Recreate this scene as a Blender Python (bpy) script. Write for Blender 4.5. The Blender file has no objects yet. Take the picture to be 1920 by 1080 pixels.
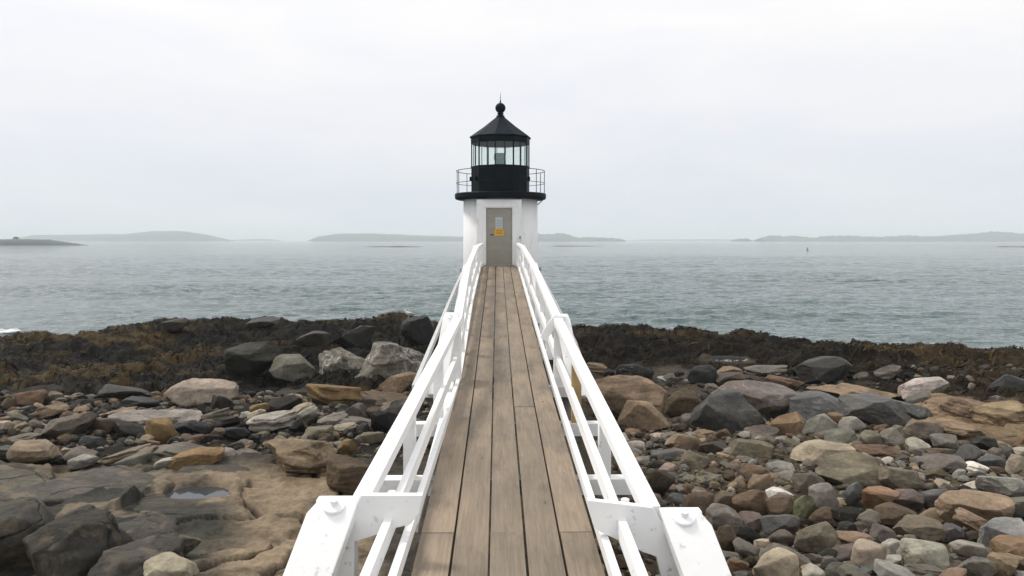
import bpy, bmesh, math, random
import numpy as np
from mathutils import Vector, Matrix, Euler

R = math.radians
random.seed(7)
rng = np.random.default_rng(11)
S = bpy.context.scene
COL = S.collection

# ------------------------------------------------------------------ camera
EYE = 5.2                     # eye height above the sea, metres
FPX = 1490.0                  # focal length in pixels of the 1920 wide photograph
cam_d = bpy.data.cameras.new('camera')
cam = bpy.data.objects.new('camera', cam_d)
COL.objects.link(cam)
cam_d.sensor_width = 36.0
cam_d.lens = 36.0 * FPX / 1920.0
cam_d.clip_start = 0.1
cam_d.clip_end = 30000
PITCH = math.atan(90 / FPX)
YAW = math.atan(19 / FPX)
cam.location = (0, 0, EYE)
cam.rotation_euler = (R(90) - PITCH, 0, -YAW)
S.camera = cam
CAMROT = Euler(cam.rotation_euler).to_matrix()

# ------------------------------------------------------------------ sky, sun, exposure
SUN_EL, SUN_AZ = 54.0, -58.0          # azimuth measured from +Y towards +X
w = bpy.data.worlds.new('World')
S.world = w
w.use_nodes = True
nt = w.node_tree
for n in list(nt.nodes):
    nt.nodes.remove(n)
N = nt.nodes.new
L = nt.links.new
out = N('ShaderNodeOutputWorld')
bg = N('ShaderNodeBackground')
bg.inputs['Strength'].default_value = 0.1
sky = N('ShaderNodeTexSky')
sky.sky_type = 'NISHITA'
sky.sun_disc = False
sky.sun_elevation = R(SUN_EL)
sky.sun_rotation = R(SUN_AZ)
sky.air_density = 1.5
sky.dust_density = 4.0
hsv = N('ShaderNodeHueSaturation')
hsv.inputs['Saturation'].default_value = 0.35
L(sky.outputs[0], hsv.inputs['Color'])
tc = N('ShaderNodeTexCoord')
sep = N('ShaderNodeSeparateXYZ')
L(tc.outputs['Generated'], sep.inputs[0])
ramp = N('ShaderNodeValToRGB')
els = ramp.color_ramp.elements
els[0].position = 0.0
els[0].color = (8.2, 8.75, 9.2, 1)
els[1].position = 1.0
els[1].color = (11.5, 11.5, 11.6, 1)
for p, c in ((0.05, (8.2, 8.6, 9.1)), (0.13, (9.0, 9.1, 9.55)), (0.26, (10.4, 10.28, 10.3)), (0.5, (10.9, 10.8, 10.8))):
    e = els.new(p)
    e.color = c + (1,)
L(sep.outputs['Z'], ramp.inputs[0])
# faint streaks of thicker and thinner cloud
mp = N('ShaderNodeMapping')
mp.inputs['Scale'].default_value = (1.6, 1.6, 7.0)
mp.inputs['Rotation'].default_value = (0.0, 0.12, 0.0)
L(tc.outputs['Generated'], mp.inputs[0])
cn = N('ShaderNodeTexNoise')
cn.inputs['Scale'].default_value = 1.9
cn.inputs['Detail'].default_value = 6
cn.inputs['Roughness'].default_value = 0.55
cn.inputs['Distortion'].default_value = 0.4
L(mp.outputs[0], cn.inputs['Vector'])
cr = N('ShaderNodeValToRGB')
cr.color_ramp.elements[0].position = 0.36
cr.color_ramp.elements[0].color = (0.95, 0.965, 1.0, 1)
cr.color_ramp.elements[1].position = 0.64
cr.color_ramp.elements[1].color = (1.03, 1.025, 1.015, 1)
L(cn.outputs[0], cr.inputs[0])
mul = N('ShaderNodeMix')
mul.data_type = 'RGBA'
mul.blend_type = 'MULTIPLY'
mul.inputs[0].default_value = 1.0
L(ramp.outputs[0], mul.inputs[6])
L(cr.outputs[0], mul.inputs[7])
mx = N('ShaderNodeMix')
mx.data_type = 'RGBA'
mx.inputs[0].default_value = 0.93
L(hsv.outputs[0], mx.inputs[6])
L(mul.outputs[2], mx.inputs[7])
L(mx.outputs[2], bg.inputs[0])
L(bg.outputs[0], out.inputs[0])

sun_d = bpy.data.lights.new('sun', 'SUN')
sun_d.energy = 2.4
sun_d.angle = R(11)
sun_d.color = (1.0, 0.95, 0.88)
sun = bpy.data.objects.new('sun', sun_d)
COL.objects.link(sun)
sd = Vector((math.sin(R(SUN_AZ)) * math.cos(R(SUN_EL)), math.cos(R(SUN_AZ)) * math.cos(R(SUN_EL)), math.sin(R(SUN_EL))))
sun.rotation_euler = sd.to_track_quat('Z', 'Y').to_euler()
sun.location = sd * 60

S.view_settings.view_transform = 'Standard'
S.view_settings.look = 'None'
S.view_settings.exposure = 0.0
S.view_settings.gamma = 1.0
S.view_settings.use_curve_mapping = False
S.cycles.max_bounces = 8
S.cycles.volume_bounces = 2
S.cycles.transparent_max_bounces = 16
S.cycles.use_denoising = True


# ------------------------------------------------------------------ helpers
def ray(px, py):
    d = CAMROT @ Vector(((px - 960) / FPX, -(py - 540) / FPX, -1))
    return d / d.y


def P(px, py, Y):
    """point of the world on the ray through a photograph pixel, Y metres away"""
    d = ray(px, py)
    return Vector((d.x * Y, Y, EYE + d.z * Y))


def proj(v):
    q = CAMROT.transposed() @ (Vector(v) - Vector((0, 0, EYE)))
    return 960 + FPX * q.x / -q.z, 540 - FPX * q.y / -q.z


def link(name, me, mat=None, parent=None):
    o = bpy.data.objects.new(name, me)
    COL.objects.link(o)
    if mat:
        me.materials.append(mat)
    if parent:
        o.parent = parent
    return o


def tag(o, label=None, cat=None, group=None, kind=None):
    if label:
        o['label'] = label
    if cat:
        o['category'] = cat
    if group:
        o['group'] = group
    if kind:
        o['kind'] = kind
    return o


def empty(name, loc):
    o = bpy.data.objects.new(name, None)
    COL.objects.link(o)
    o.location = loc
    return o


def mesh_np(name, V, F, smooth=True):
    """mesh from numpy arrays; F is (n,3) or (n,4)"""
    me = bpy.data.meshes.new(name)
    V = np.asarray(V, dtype=np.float32)
    F = np.asarray(F, dtype=np.int32)
    k = F.shape[1]
    me.vertices.add(len(V))
    me.vertices.foreach_set('co', V.ravel())
    me.loops.add(F.size)
    me.loops.foreach_set('vertex_index', F.ravel())
    me.polygons.add(len(F))
    me.polygons.foreach_set('loop_start', np.arange(0, F.size, k, dtype=np.int32))
    me.polygons.foreach_set('loop_total', np.full(len(F), k, dtype=np.int32))
    me.polygons.foreach_set('use_smooth', np.full(len(F), smooth, dtype=bool))
    me.update(calc_edges=True)
    me.validate()
    return me


class MB:
    """collects simple shapes into one mesh"""

    def __init__(self):
        self.bm = bmesh.new()

    def box(self, c, s, rot=None):
        M = Matrix.Translation(c) @ (rot.to_4x4() if rot else Matrix.Identity(4)) @ Matrix.Diagonal((s[0], s[1], s[2], 1))
        bmesh.ops.create_cube(self.bm, size=1, matrix=M)
        return self

    def bar(self, a, b, wd, ht, up=Vector((0, 0, 1))):
        a = Vector(a)
        b = Vector(b)
        d = (b - a)
        ln = d.length
        y = d.normalized()
        x = y.cross(up).normalized()
        z = x.cross(y)
        rot = Matrix((x, y, z)).transposed()
        return self.box((a + b) / 2, (wd, ln, ht), rot)

    def sweep(self, pts, wd, ht):
        """rectangular section carried along a polyline, centre line of its top face = pts"""
        bm = self.bm
        rings = []
        for i, p in enumerate(pts):
            a = pts[max(i - 1, 0)]
            b = pts[min(i + 1, len(pts) - 1)]
            y = (Vector(b) - Vector(a)).normalized()
            x = y.cross(Vector((0, 0, 1))).normalized()
            z = x.cross(y)
            p = Vector(p)
            rings.append([bm.verts.new(p + x * sx * wd / 2 + z * (0 if sz else -ht)) for sx, sz in ((-1, 0), (1, 0), (1, 1), (-1, 1))])
        for r0, r1 in zip(rings, rings[1:]):
            for k in range(4):
                bm.faces.new((r0[k], r0[(k + 1) % 4], r1[(k + 1) % 4], r1[k]))
        bm.faces.new(rings[0][::-1])
        bm.faces.new(rings[-1])
        return self

    def tube(self, pts, r, n=8, closed=False):
        bm = self.bm
        rings = []
        m = len(pts)
        for i, p in enumerate(pts):
            a = pts[(i - 1) % m] if closed else pts[max(i - 1, 0)]
            b = pts[(i + 1) % m] if closed else pts[min(i + 1, m - 1)]
            y = (Vector(b) - Vector(a)).normalized()
            u = Vector((0, 0, 1)) if abs(y.z) < 0.9 else Vector((1, 0, 0))
            x = y.cross(u).normalized()
            z = x.cross(y)
            rr = r[i] if isinstance(r, (list, tuple)) else r
            rings.append([bm.verts.new(Vector(p) + (x * math.cos(t) + z * math.sin(t)) * rr) for t in [2 * math.pi * k / n for k in range(n)]])
        prs = list(zip(rings, rings[1:])) + ([(rings[-1], rings[0])] if closed else [])
        for r0, r1 in prs:
            for k in range(n):
                bm.faces.new((r0[k], r0[(k + 1) % n], r1[(k + 1) % n], r1[k]))
        if not closed:
            bm.faces.new(rings[0][::-1])
            bm.faces.new(rings[-1])
        return self

    def lathe(self, prof, n, c=(0, 0), a0=0.0, cap=True):
        bm = self.bm
        rings = []
        for (r, z) in prof:
            rings.append([bm.verts.new((c[0] + r * math.sin(a0 + 2 * math.pi * k / n), c[1] - r * math.cos(a0 + 2 * math.pi * k / n), z)) for k in range(n)])
        for r0, r1 in zip(rings, rings[1:]):
            for k in range(n):
                bm.faces.new((r0[k], r0[(k + 1) % n], r1[(k + 1) % n], r1[k]))
        if cap:
            bm.faces.new(rings[0][::-1])
            bm.faces.new(rings[-1])
        return self

    def plate(self, pts, thick):
        """outline in a plane of constant Y, given thickness towards +Y"""
        bm = self.bm
        a = [bm.verts.new(p) for p in pts]
        b = [bm.verts.new(Vector(p) + Vector((0, thick, 0))) for p in pts]
        bm.faces.new(a)
        bm.faces.new(b[::-1])
        n = len(a)
        for k in range(n):
            bm.faces.new((a[k], b[k], b[(k + 1) % n], a[(k + 1) % n]))
        return self

    def build(self, name, mat, parent=None, bevel=0.0, smooth=False):
        bm = self.bm
        bmesh.ops.recalc_face_normals(bm, faces=bm.faces)
        if bevel:
            es = [e for e in bm.edges if len(e.link_faces) == 2 and e.calc_face_angle(0) > 0.5]
            bmesh.ops.bevel(bm, geom=es, offset=bevel, segments=2, affect='EDGES', profile=0.6)
        me = bpy.data.meshes.new(name)
        bm.to_mesh(me)
        bm.free()
        if smooth:
            for p in me.polygons:
                p.use_smooth = True
        return link(name, me, mat, parent)


# numpy value noise
def _h(ix, iy, iz):
    n = (ix.astype(np.int64) * 374761393 + iy.astype(np.int64) * 668265263 + iz.astype(np.int64) * 2147483647) & 0xFFFFFFFF
    n = ((n ^ (n >> 13)) * 1274126177) & 0xFFFFFFFF
    n = (n ^ (n >> 16)) & 0xFFFFFFFF
    n = (n * 2246822519) & 0xFFFFFFFF
    n = n ^ (n >> 15)
    return (n & 0xFFFFFF) / float(0xFFFFFF)


def vnoise(p):
    f = np.floor(p)
    i = f.astype(np.int64)
    t = p - f
    t = t * t * t * (t * (t * 6 - 15) + 10)
    x, y, z = i[:, 0], i[:, 1], i[:, 2]
    u, v, ww = t[:, 0], t[:, 1], t[:, 2]
    c = {}
    for dx in (0, 1):
        for dy in (0, 1):
            for dz in (0, 1):
                c[dx, dy, dz] = _h(x + dx, y + dy, z + dz)
    def lx(dy, dz):
        return c[0, dy, dz] * (1 - u) + c[1, dy, dz] * u
    a = lx(0, 0) * (1 - v) + lx(1, 0) * v
    b = lx(0, 1) * (1 - v) + lx(1, 1) * v
    return (a * (1 - ww) + b * ww) * 2 - 1


def fbm(p, octv=4, gain=0.5, lac=2.03, ridge=False):
    s = np.zeros(len(p))
    a = 1.0
    q = p.copy()
    for _ in range(octv):
        n = vnoise(q)
        s += a * ((1 - 2 * np.abs(n)) if ridge else n)
        a *= gain
        q = q * lac + 17.3
    return s


def xyz(x, y, z=0.0):
    return np.stack([x, y, np.full_like(x, z)], 1)


def sstep(a, b, x):
    t = np.clip((x - a) / (b - a), 0, 1)
    return t * t * (3 - 2 * t)


# ------------------------------------------------------------------ materials
def mat(name):
    m = bpy.data.materials.new(name)
    m.use_nodes = True
    t = m.node_tree
    return m, t, t.nodes['Principled BSDF'], t.nodes.new, t.links.new


def simple(name, col, rough=0.5, var=0.06, scale=4.0, bump=0.0, metal=0.0, stain=None, stain_at=0.62, streak=(1, 1, 1)):
    m, t, b, N, L = mat(name)
    tc = N('ShaderNodeTexCoord')
    mp = N('ShaderNodeMapping')
    mp.inputs['Scale'].default_value = streak
    L(tc.outputs['Object'], mp.inputs[0])
    n = N('ShaderNodeTexNoise')
    n.inputs['Scale'].default_value = scale
    n.inputs['Detail'].default_value = 6
    n.inputs['Roughness'].default_value = 0.6
    L(mp.outputs[0], n.inputs['Vector'])
    r = N('ShaderNodeValToRGB')
    r.color_ramp.elements[0].position = 0.3
    r.color_ramp.elements[1].position = 0.7
    r.color_ramp.elements[0].color = tuple(c * (1 - var) for c in col) + (1,)
    r.color_ramp.elements[1].color = tuple(min(1, c * (1 + var)) for c in col) + (1,)
    L(n.outputs[0], r.inputs[0])
    last = r.outputs[0]
    if stain:
        n2 = N('ShaderNodeTexNoise')
        n2.inputs['Scale'].default_value = scale * 2.3
        n2.inputs['Detail'].default_value = 9
        n2.inputs['Roughness'].default_value = 0.7
        L(mp.outputs[0], n2.inputs['Vector'])
        r2 = N('ShaderNodeValToRGB')
        r2.color_ramp.elements[0].position = stain_at
        r2.color_ramp.elements[1].position = stain_at + 0.1
        r2.color_ramp.elements[0].color = (0, 0, 0, 1)
        r2.color_ramp.elements[1].color = (0.8, 0.8, 0.8, 1)
        L(n2.outputs[0], r2.inputs[0])
        mm = N('ShaderNodeMix')
        mm.data_type = 'RGBA'
        L(r2.outputs[0], mm.inputs[0])
        L(last, mm.inputs[6])
        mm.inputs[7].default_value = stain + (1,)
        last = mm.outputs[2]
    L(last, b.inputs['Base Color'])
    b.inputs['Roughness'].default_value = rough
    b.inputs['Metallic'].default_value = metal
    if bump:
        bp = N('ShaderNodeBump')
        bp.inputs['Strength'].default_value = bump
        bp.inputs['Distance'].default_value = 0.02
        L(n.outputs[0], bp.inputs['Height'])
        L(bp.outputs[0], b.inputs['Normal'])
    return m


def lowspec(m, v=0.2):
    m.node_tree.nodes['Principled BSDF'].inputs['Specular IOR Level'].default_value = v
    return m


M_white = simple('white_paint', (0.86, 0.86, 0.85), 0.45, 0.03, 5, 0.15, stain=(0.36, 0.34, 0.31), stain_at=0.60)
M_whitewall = simple('white_limewash', (0.78, 0.78, 0.77), 0.7, 0.04, 3, 0.25, stain=(0.55, 0.52, 0.46), stain_at=0.58, streak=(1, 1, 0.35))
M_greyboard = simple('grey_white_board', (0.5, 0.5, 0.49), 0.6, 0.08, 5, 0.2)
M_black = simple('black_iron', (0.005, 0.0085, 0.0115), 0.5, 0.25, 3, 0.1)
M_roof = simple('black_roof', (0.010, 0.0145, 0.0195), 0.55, 0.25, 3, 0.1)
M_steel = simple('rail_steel', (0.006, 0.0065, 0.008), 0.5, 0.1, 6)
M_door = simple('door_steel', (0.27, 0.255, 0.215), 0.38, 0.12, 2.0, 0.05, metal=0.35, streak=(1, 1, 2.5))
M_yellow = simple('sign_yellow', (0.62, 0.33, 0.02), 0.5, 0.05, 8)
M_yellowdk = simple('sign_print', (0.32, 0.15, 0.01), 0.5, 0.05, 8)
M_paper = simple('window_white', (0.52, 0.55, 0.55), 0.4, 0.05, 8)
M_grey = simple('bar_grey', (0.25, 0.26, 0.26), 0.5, 0.05, 8)
M_granite = simple('granite_block', (0.27, 0.26, 0.25), 0.8, 0.3, 6, 0.5)
M_tanwood = simple('bare_timber', (0.42, 0.28, 0.12), 0.6, 0.2, 3, 0.2, streak=(3, 3, 0.4))
M_timber = simple('under_timber', (0.12, 0.10, 0.08), 0.8, 0.3, 4, 0.3)


for m_ in (M_black, M_roof, M_steel):
    lowspec(m_, 0.05)


def wood_mat():
    m, t, b, N, L = mat('weathered_plank')
    tc = N('ShaderNodeTexCoord')
    oi = N('ShaderNodeObjectInfo')
    off = N('ShaderNodeVectorMath')
    off.operation = 'SCALE'
    off.inputs[0].default_value = (37.0, 91.0, 13.0)
    L(oi.outputs['Random'], off.inputs['Scale'])
    add = N('ShaderNodeVectorMath')
    L(tc.outputs['Object'], add.inputs[0])
    L(off.outputs[0], add.inputs[1])
    mp = N('ShaderNodeMapping')
    mp.inputs['Scale'].default_value = (26, 0.9, 26)
    L(add.outputs[0], mp.inputs[0])
    g = N('ShaderNodeTexNoise')
    g.inputs['Scale'].default_value = 1.6
    g.inputs['Detail'].default_value = 8
    g.inputs['Roughness'].default_value = 0.62
    g.inputs['Distortion'].default_value = 0.7
    L(mp.outputs[0], g.inputs['Vector'])
    r = N('ShaderNodeValToRGB')
    e = r.color_ramp.elements
    e[0].position = 0.28
    e[0].color = (0.190, 0.150, 0.102, 1)
    e[1].position = 0.72
    e[1].color = (0.315, 0.247, 0.172, 1)
    k = e.new(0.5)
    k.color = (0.245, 0.190, 0.131, 1)
    L(g.outputs[0], r.inputs[0])
    # broad weathering
    n2 = N('ShaderNodeTexNoise')
    n2.inputs['Scale'].default_value = 1.1
    n2.inputs['Detail'].default_value = 5
    mp2 = N('ShaderNodeMapping')
    mp2.inputs['Scale'].default_value = (2.2, 0.7, 1)
    L(add.outputs[0], mp2.inputs[0])
    L(mp2.outputs[0], n2.inputs['Vector'])
    r2 = N('ShaderNodeValToRGB')
    r2.color_ramp.elements[0].position = 0.33
    r2.color_ramp.elements[0].color = (0.70, 0.72, 0.74, 1)
    r2.color_ramp.elements[1].position = 0.66
    r2.color_ramp.elements[1].color = (1.12, 1.10, 1.10, 1)
    L(n2.outputs[0], r2.inputs[0])
    m1 = N('ShaderNodeMix')
    m1.data_type = 'RGBA'
    m1.blend_type = 'MULTIPLY'
    m1.inputs[0].default_value = 1
    L(r.outputs[0], m1.inputs[6])
    L(r2.outputs[0], m1.inputs[7])
    mr = N('ShaderNodeMapRange')
    mr.inputs['To Min'].default_value = 0.82
    mr.inputs['To Max'].default_value = 1.08
    L(oi.outputs['Random'], mr.inputs['Value'])
    sc = N('ShaderNodeVectorMath')
    sc.operation = 'SCALE'
    L(mr.outputs[0], sc.inputs['Scale'])
    # grey mould blotches
    n4 = N('ShaderNodeTexNoise')
    n4.inputs['Scale'].default_value = 1.0
    n4.inputs['Detail'].default_value = 8
    n4.inputs['Roughness'].default_value = 0.66
    mp4 = N('ShaderNodeMapping')
    mp4.inputs['Scale'].default_value = (4.0, 1.3, 1)
    L(add.outputs[0], mp4.inputs[0])
    L(mp4.outputs[0], n4.inputs['Vector'])
    r4 = N('ShaderNodeValToRGB')
    r4.color_ramp.elements[0].position = 0.52
    r4.color_ramp.elements[0].color = (1, 1, 1, 1)
    r4.color_ramp.elements[1].position = 0.72
    r4.color_ramp.elements[1].color = (0.52, 0.53, 0.55, 1)
    L(n4.outputs[0], r4.inputs[0])
    m4 = N('ShaderNodeMix')
    m4.data_type = 'RGBA'
    m4.blend_type = 'MULTIPLY'
    m4.inputs[0].default_value = 1
    L(m1.outputs[2], m4.inputs[6])
    L(r4.outputs[0], m4.inputs[7])
    m1 = m4
    L(m1.outputs[2], sc.inputs[0])
    # knots
    kn = N('ShaderNodeTexVoronoi')
    kn.inputs['Scale'].default_value = 1.0
    mp3 = N('ShaderNodeMapping')
    mp3.inputs['Scale'].default_value = (5.0, 1.6, 1)
    L(add.outputs[0], mp3.inputs[0])
    L(mp3.outputs[0], kn.inputs['Vector'])
    kr = N('ShaderNodeValToRGB')
    kr.color_ramp.elements[0].position = 0.03
    kr.color_ramp.elements[0].color = (0.45, 0.42, 0.4, 1)
    kr.color_ramp.elements[1].position = 0.09
    kr.color_ramp.elements[1].color = (1, 1, 1, 1)
    L(kn.outputs[0], kr.inputs[0])
    m2 = N('ShaderNodeMix')
    m2.data_type = 'RGBA'
    m2.blend_type = 'MULTIPLY'
    m2.inputs[0].default_value = 0.8
    L(sc.outputs[0], m2.inputs[6])
    L(kr.outputs[0], m2.inputs[7])
    L(m2.outputs[2], b.inputs['Base Color'])
    b.inputs['Roughness'].default_value = 0.72
    bp = N('ShaderNodeBump')
    bp.inputs['Strength'].default_value = 0.35
    bp.inputs['Distance'].default_value = 0.01
    L(g.outputs[0], bp.inputs['Height'])
    L(bp.outputs[0], b.inputs['Normal'])
    return m


M_wood = wood_mat()


def rock_mat(name, vein=0.0, strata=0.0, streak=0.0, rust=0.0, rough=0.75, from_attr=False, lichen=0.0, crack=0.0):
    m, t, b, N, L = mat(name)
    tc = N('ShaderNodeTexCoord')
    oi = N('ShaderNodeObjectInfo')
    off = N('ShaderNodeVectorMath')
    off.operation = 'SCALE'
    off.inputs[0].default_value = (53.0, 31.0, 77.0)
    L(oi.outputs['Random'], off.inputs['Scale'])
    add = N('ShaderNodeVectorMath')
    L(tc.outputs['Object'], add.inputs[0])
    L(off.outputs[0], add.inputs[1])
    co = add.outputs[0]

    def noise(sc, det=6, rg=0.6, dist=0.0, vec=None):
        n = N('ShaderNodeTexNoise')
        n.inputs['Scale'].default_value = sc
        n.inputs['Detail'].default_value = det
        n.inputs['Roughness'].default_value = rg
        n.inputs['Distortion'].default_value = dist
        L(vec or co, n.inputs['Vector'])
        return n.outputs[0]

    def ramp(f, a, b_, ca=(0, 0, 0), cb=(1, 1, 1)):
        r = N('ShaderNodeValToRGB')
        r.color_ramp.elements[0].position = a
        r.color_ramp.elements[1].position = b_
        r.color_ramp.elements[0].color = ca + (1,)
        r.color_ramp.elements[1].color = cb + (1,)
        L(f, r.inputs[0])
        return r.outputs[0]

    def mix(fac, a, b_, mode='MIX'):
        x = N('ShaderNodeMix')
        x.data_type = 'RGBA'
        x.blend_type = mode
        if isinstance(fac, float):
            x.inputs[0].default_value = fac
        else:
            L(fac, x.inputs[0])
        for s, v in ((6, a), (7, b_)):
            if isinstance(v, tuple):
                x.inputs[s].default_value = v + (1,)
            else:
                L(v, x.inputs[s])
        return x.outputs[2]

    if from_attr:
        at = N('ShaderNodeAttribute')
        at.attribute_name = 'tint'
        base = at.outputs['Color']
    else:
        base = oi.outputs['Color']
    c = mix(1.0, base, ramp(noise(2.2, 7, 0.62), 0.30, 0.70, (0.62, 0.62, 0.62), (1.35, 1.33, 1.30)), 'MULTIPLY')
    c = mix(1.0, c, ramp(noise(14, 5, 0.7), 0.30, 0.70, (0.72, 0.72, 0.73), (1.25, 1.24, 1.22)), 'MULTIPLY')
    if strata:
        mp = N('ShaderNodeMapping')
        mp.inputs['Scale'].default_value = (0.5, 0.5, 9)
        mp.inputs['Rotation'].default_value = (0.15, 0.25, 0)
        L(co, mp.inputs[0])
        s = noise(1.6, 6, 0.6, 0.5, mp.outputs[0])
        c = mix(strata, c, ramp(s, 0.36, 0.6, (0.45, 0.43, 0.42), (1.15, 1.13, 1.1)), 'MULTIPLY')
    if rust:
        c = mix(ramp(noise(1.5, 5, 0.6), 0.52, 0.68), c, mix(rust, c, (0.15, 0.085, 0.042)))
    if vein:
        mp = N('ShaderNodeMapping')
        mp.inputs['Scale'].default_value = (0.7, 0.7, 2.2)
        mp.inputs['Rotation'].default_value = (0.3, 0.5, 0.2)
        L(co, mp.inputs[0])
        v = noise(1.7, 5, 0.55, 1.2, mp.outputs[0])
        mt = N('ShaderNodeMath')
        mt.operation = 'SUBTRACT'
        L(v, mt.inputs[0])
        mt.inputs[1].default_value = 0.5
        ma = N('ShaderNodeMath')
        ma.operation = 'ABSOLUTE'
        L(mt.outputs[0], ma.inputs[0])
        line = ramp(ma.outputs[0], 0.0, 0.022, (1, 1, 1), (0, 0, 0))
        gate = ramp(noise(1.1, 3), 0.48, 0.6)
        c = mix(mix(1.0, line, gate, 'MULTIPLY'), c, mix(vein, c, (0.36, 0.34, 0.32)))
    if streak:
        mp = N('ShaderNodeMapping')
        mp.inputs['Scale'].default_value = (6, 6, 1.1)
        L(co, mp.inputs[0])
        s = noise(1.0, 7, 0.65, 0.8, mp.outputs[0])
        gate = ramp(noise(0.8, 3), 0.38, 0.58)
        c = mix(mix(1.0, ramp(s, 0.5, 0.66), gate, 'MULTIPLY'), c, mix(streak, c, (0.5, 0.48, 0.45)))
    if lichen:
        c = mix(ramp(noise(30, 3, 0.6), 0.63, 0.70), c, mix(lichen, c, (0.45, 0.43, 0.36)))
    crk = None
    if crack:
        wv = N('ShaderNodeTexNoise')
        wv.inputs['Scale'].default_value = 1.3
        wv.inputs['Detail'].default_value = 5
        L(co, wv.inputs['Vector'])
        wm = N('ShaderNodeMix')
        wm.data_type = 'VECTOR'
        wm.inputs[0].default_value = 0.45
        L(co, wm.inputs[4])
        L(wv.outputs[1], wm.inputs[5])
        vo = N('ShaderNodeTexVoronoi')
        vo.feature = 'DISTANCE_TO_EDGE'
        vo.inputs['Scale'].default_value = 1.5
        L(wm.outputs[1], vo.inputs['Vector'])
        gate = ramp(noise(1.0, 3), 0.42, 0.56)
        crk = mix(1.0, ramp(vo.outputs['Distance'], 0.004, 0.022, (1, 1, 1), (0, 0, 0)), gate, 'MULTIPLY')
        c = mix(crk, c, mix(crack, c, (0.012, 0.011, 0.01)))
        c = mix(ramp(noise(1.9, 7, 0.65, 0.6), 0.55, 0.66), c, mix(0.55, c, (0.20, 0.155, 0.105)))
    L(c, b.inputs['Base Color'])
    b.inputs['Roughness'].default_value = rough
    b.inputs['Specular IOR Level'].default_value = 0.1
    h = N('ShaderNodeMath')
    h.operation = 'ADD'
    L(noise(7, 8, 0.65), h.inputs[0])
    L(noise(1.8, 6, 0.55, 0.6), h.inputs[1])
    bp = N('ShaderNodeBump')
    bp.inputs['Strength'].default_value = 0.6
    bp.inputs['Distance'].default_value = 0.06
    if crk:
        h2 = N('ShaderNodeMath')
        h2.operation = 'SUBTRACT'
        L(h.outputs[0], h2.inputs[0])
        L(crk, h2.inputs[1])
        h = h2
    L(h.outputs[0], bp.inputs['Height'])
    L(bp.outputs[0], b.inputs['Normal'])
    return m


MR = {
    'p': rock_mat('rock_plain', lichen=0.18),
    'b': rock_mat('rock_bed', strata=0.15, crack=0.9),
    'v': rock_mat('rock_veined', vein=0.6, rough=0.55),
    's': rock_mat('rock_strata', strata=0.8),
    'w': rock_mat('rock_white_streaked', streak=0.9, strata=0.4),
    'r': rock_mat('rock_rust_stained', rust=0.85),
    'd': rock_mat('rock_damp', rough=0.42),
}
M_pebble = rock_mat('pebble_stone', from_attr=True)


def ground_mat():
    m, t, b, N, L = mat('shore_bedrock')
    tc = N('ShaderNodeTexCoord')
    at = N('ShaderNodeAttribute')
    at.attribute_name = 'tint'
    rg = N('ShaderNodeAttribute')
    rg.attribute_name = 'damp'

    def noise(sc, det, rgh, dist=0.0, stretch=None):
        n = N('ShaderNodeTexNoise')
        n.inputs['Scale'].default_value = sc
        n.inputs['Detail'].default_value = det
        n.inputs['Roughness'].default_value = rgh
        n.inputs['Distortion'].default_value = dist
        if stretch:
            mp = N('ShaderNodeMapping')
            mp.inputs['Scale'].default_value = stretch
            mp.inputs['Rotation'].default_value = (0, 0, 0.5)
            L(tc.outputs['Object'], mp.inputs[0])
            L(mp.outputs[0], n.inputs['Vector'])
        else:
            L(tc.outputs['Object'], n.inputs['Vector'])
        return n.outputs[0]

    def mulramp(src, f, lo, hi):
        r = N('ShaderNodeValToRGB')
        r.color_ramp.elements[0].position = 0.3
        r.color_ramp.elements[1].position = 0.7
        r.color_ramp.elements[0].color = (lo, lo, lo, 1)
        r.color_ramp.elements[1].color = (hi, hi, hi * 0.98, 1)
        L(f, r.inputs[0])
        x = N('ShaderNodeMix')
        x.data_type = 'RGBA'
        x.blend_type = 'MULTIPLY'
        x.inputs[0].default_value = 1
        L(src, x.inputs[6])
        L(r.outputs[0], x.inputs[7])
        return x.outputs[2]
    n1 = noise(1.3, 8, 0.65, 0.5, (1, 1, 3))
    n2 = noise(9, 7, 0.7)
    c = mulramp(at.outputs['Color'], n1, 0.6, 1.4)
    c = mulramp(c, n2, 0.7, 1.3)
    L(c, b.inputs['Base Color'])
    mr = N('ShaderNodeMapRange')
    mr.inputs['To Min'].default_value = 0.85
    mr.inputs['To Max'].default_value = 0.45
    L(rg.outputs['Fac'], mr.inputs['Value'])
    L(mr.outputs[0], b.inputs['Roughness'])
    b.inputs['Specular IOR Level'].default_value = 0.04
    h = N('ShaderNodeMath')
    h.operation = 'ADD'
    L(n2, h.inputs[0])
    L(noise(2.5, 9, 0.62, 0.8, (1, 0.5, 2)), h.inputs[1])
    bp = N('ShaderNodeBump')
    bp.inputs['Strength'].default_value = 0.7
    bp.inputs['Distance'].default_value = 0.07
    L(h.outputs[0], bp.inputs['Height'])
    L(bp.outputs[0], b.inputs['Normal'])
    return m


M_ground = ground_mat()
M_weed, _t, _b, _N, _L = mat('rockweed_strand')
_a = _N('ShaderNodeAttribute')
_a.attribute_name = 'tint'
_L(_a.outputs['Color'], _b.inputs['Base Color'])
_b.inputs['Roughness'].default_value = 0.6
_b.inputs['Specular IOR Level'].default_value = 0.04


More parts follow.
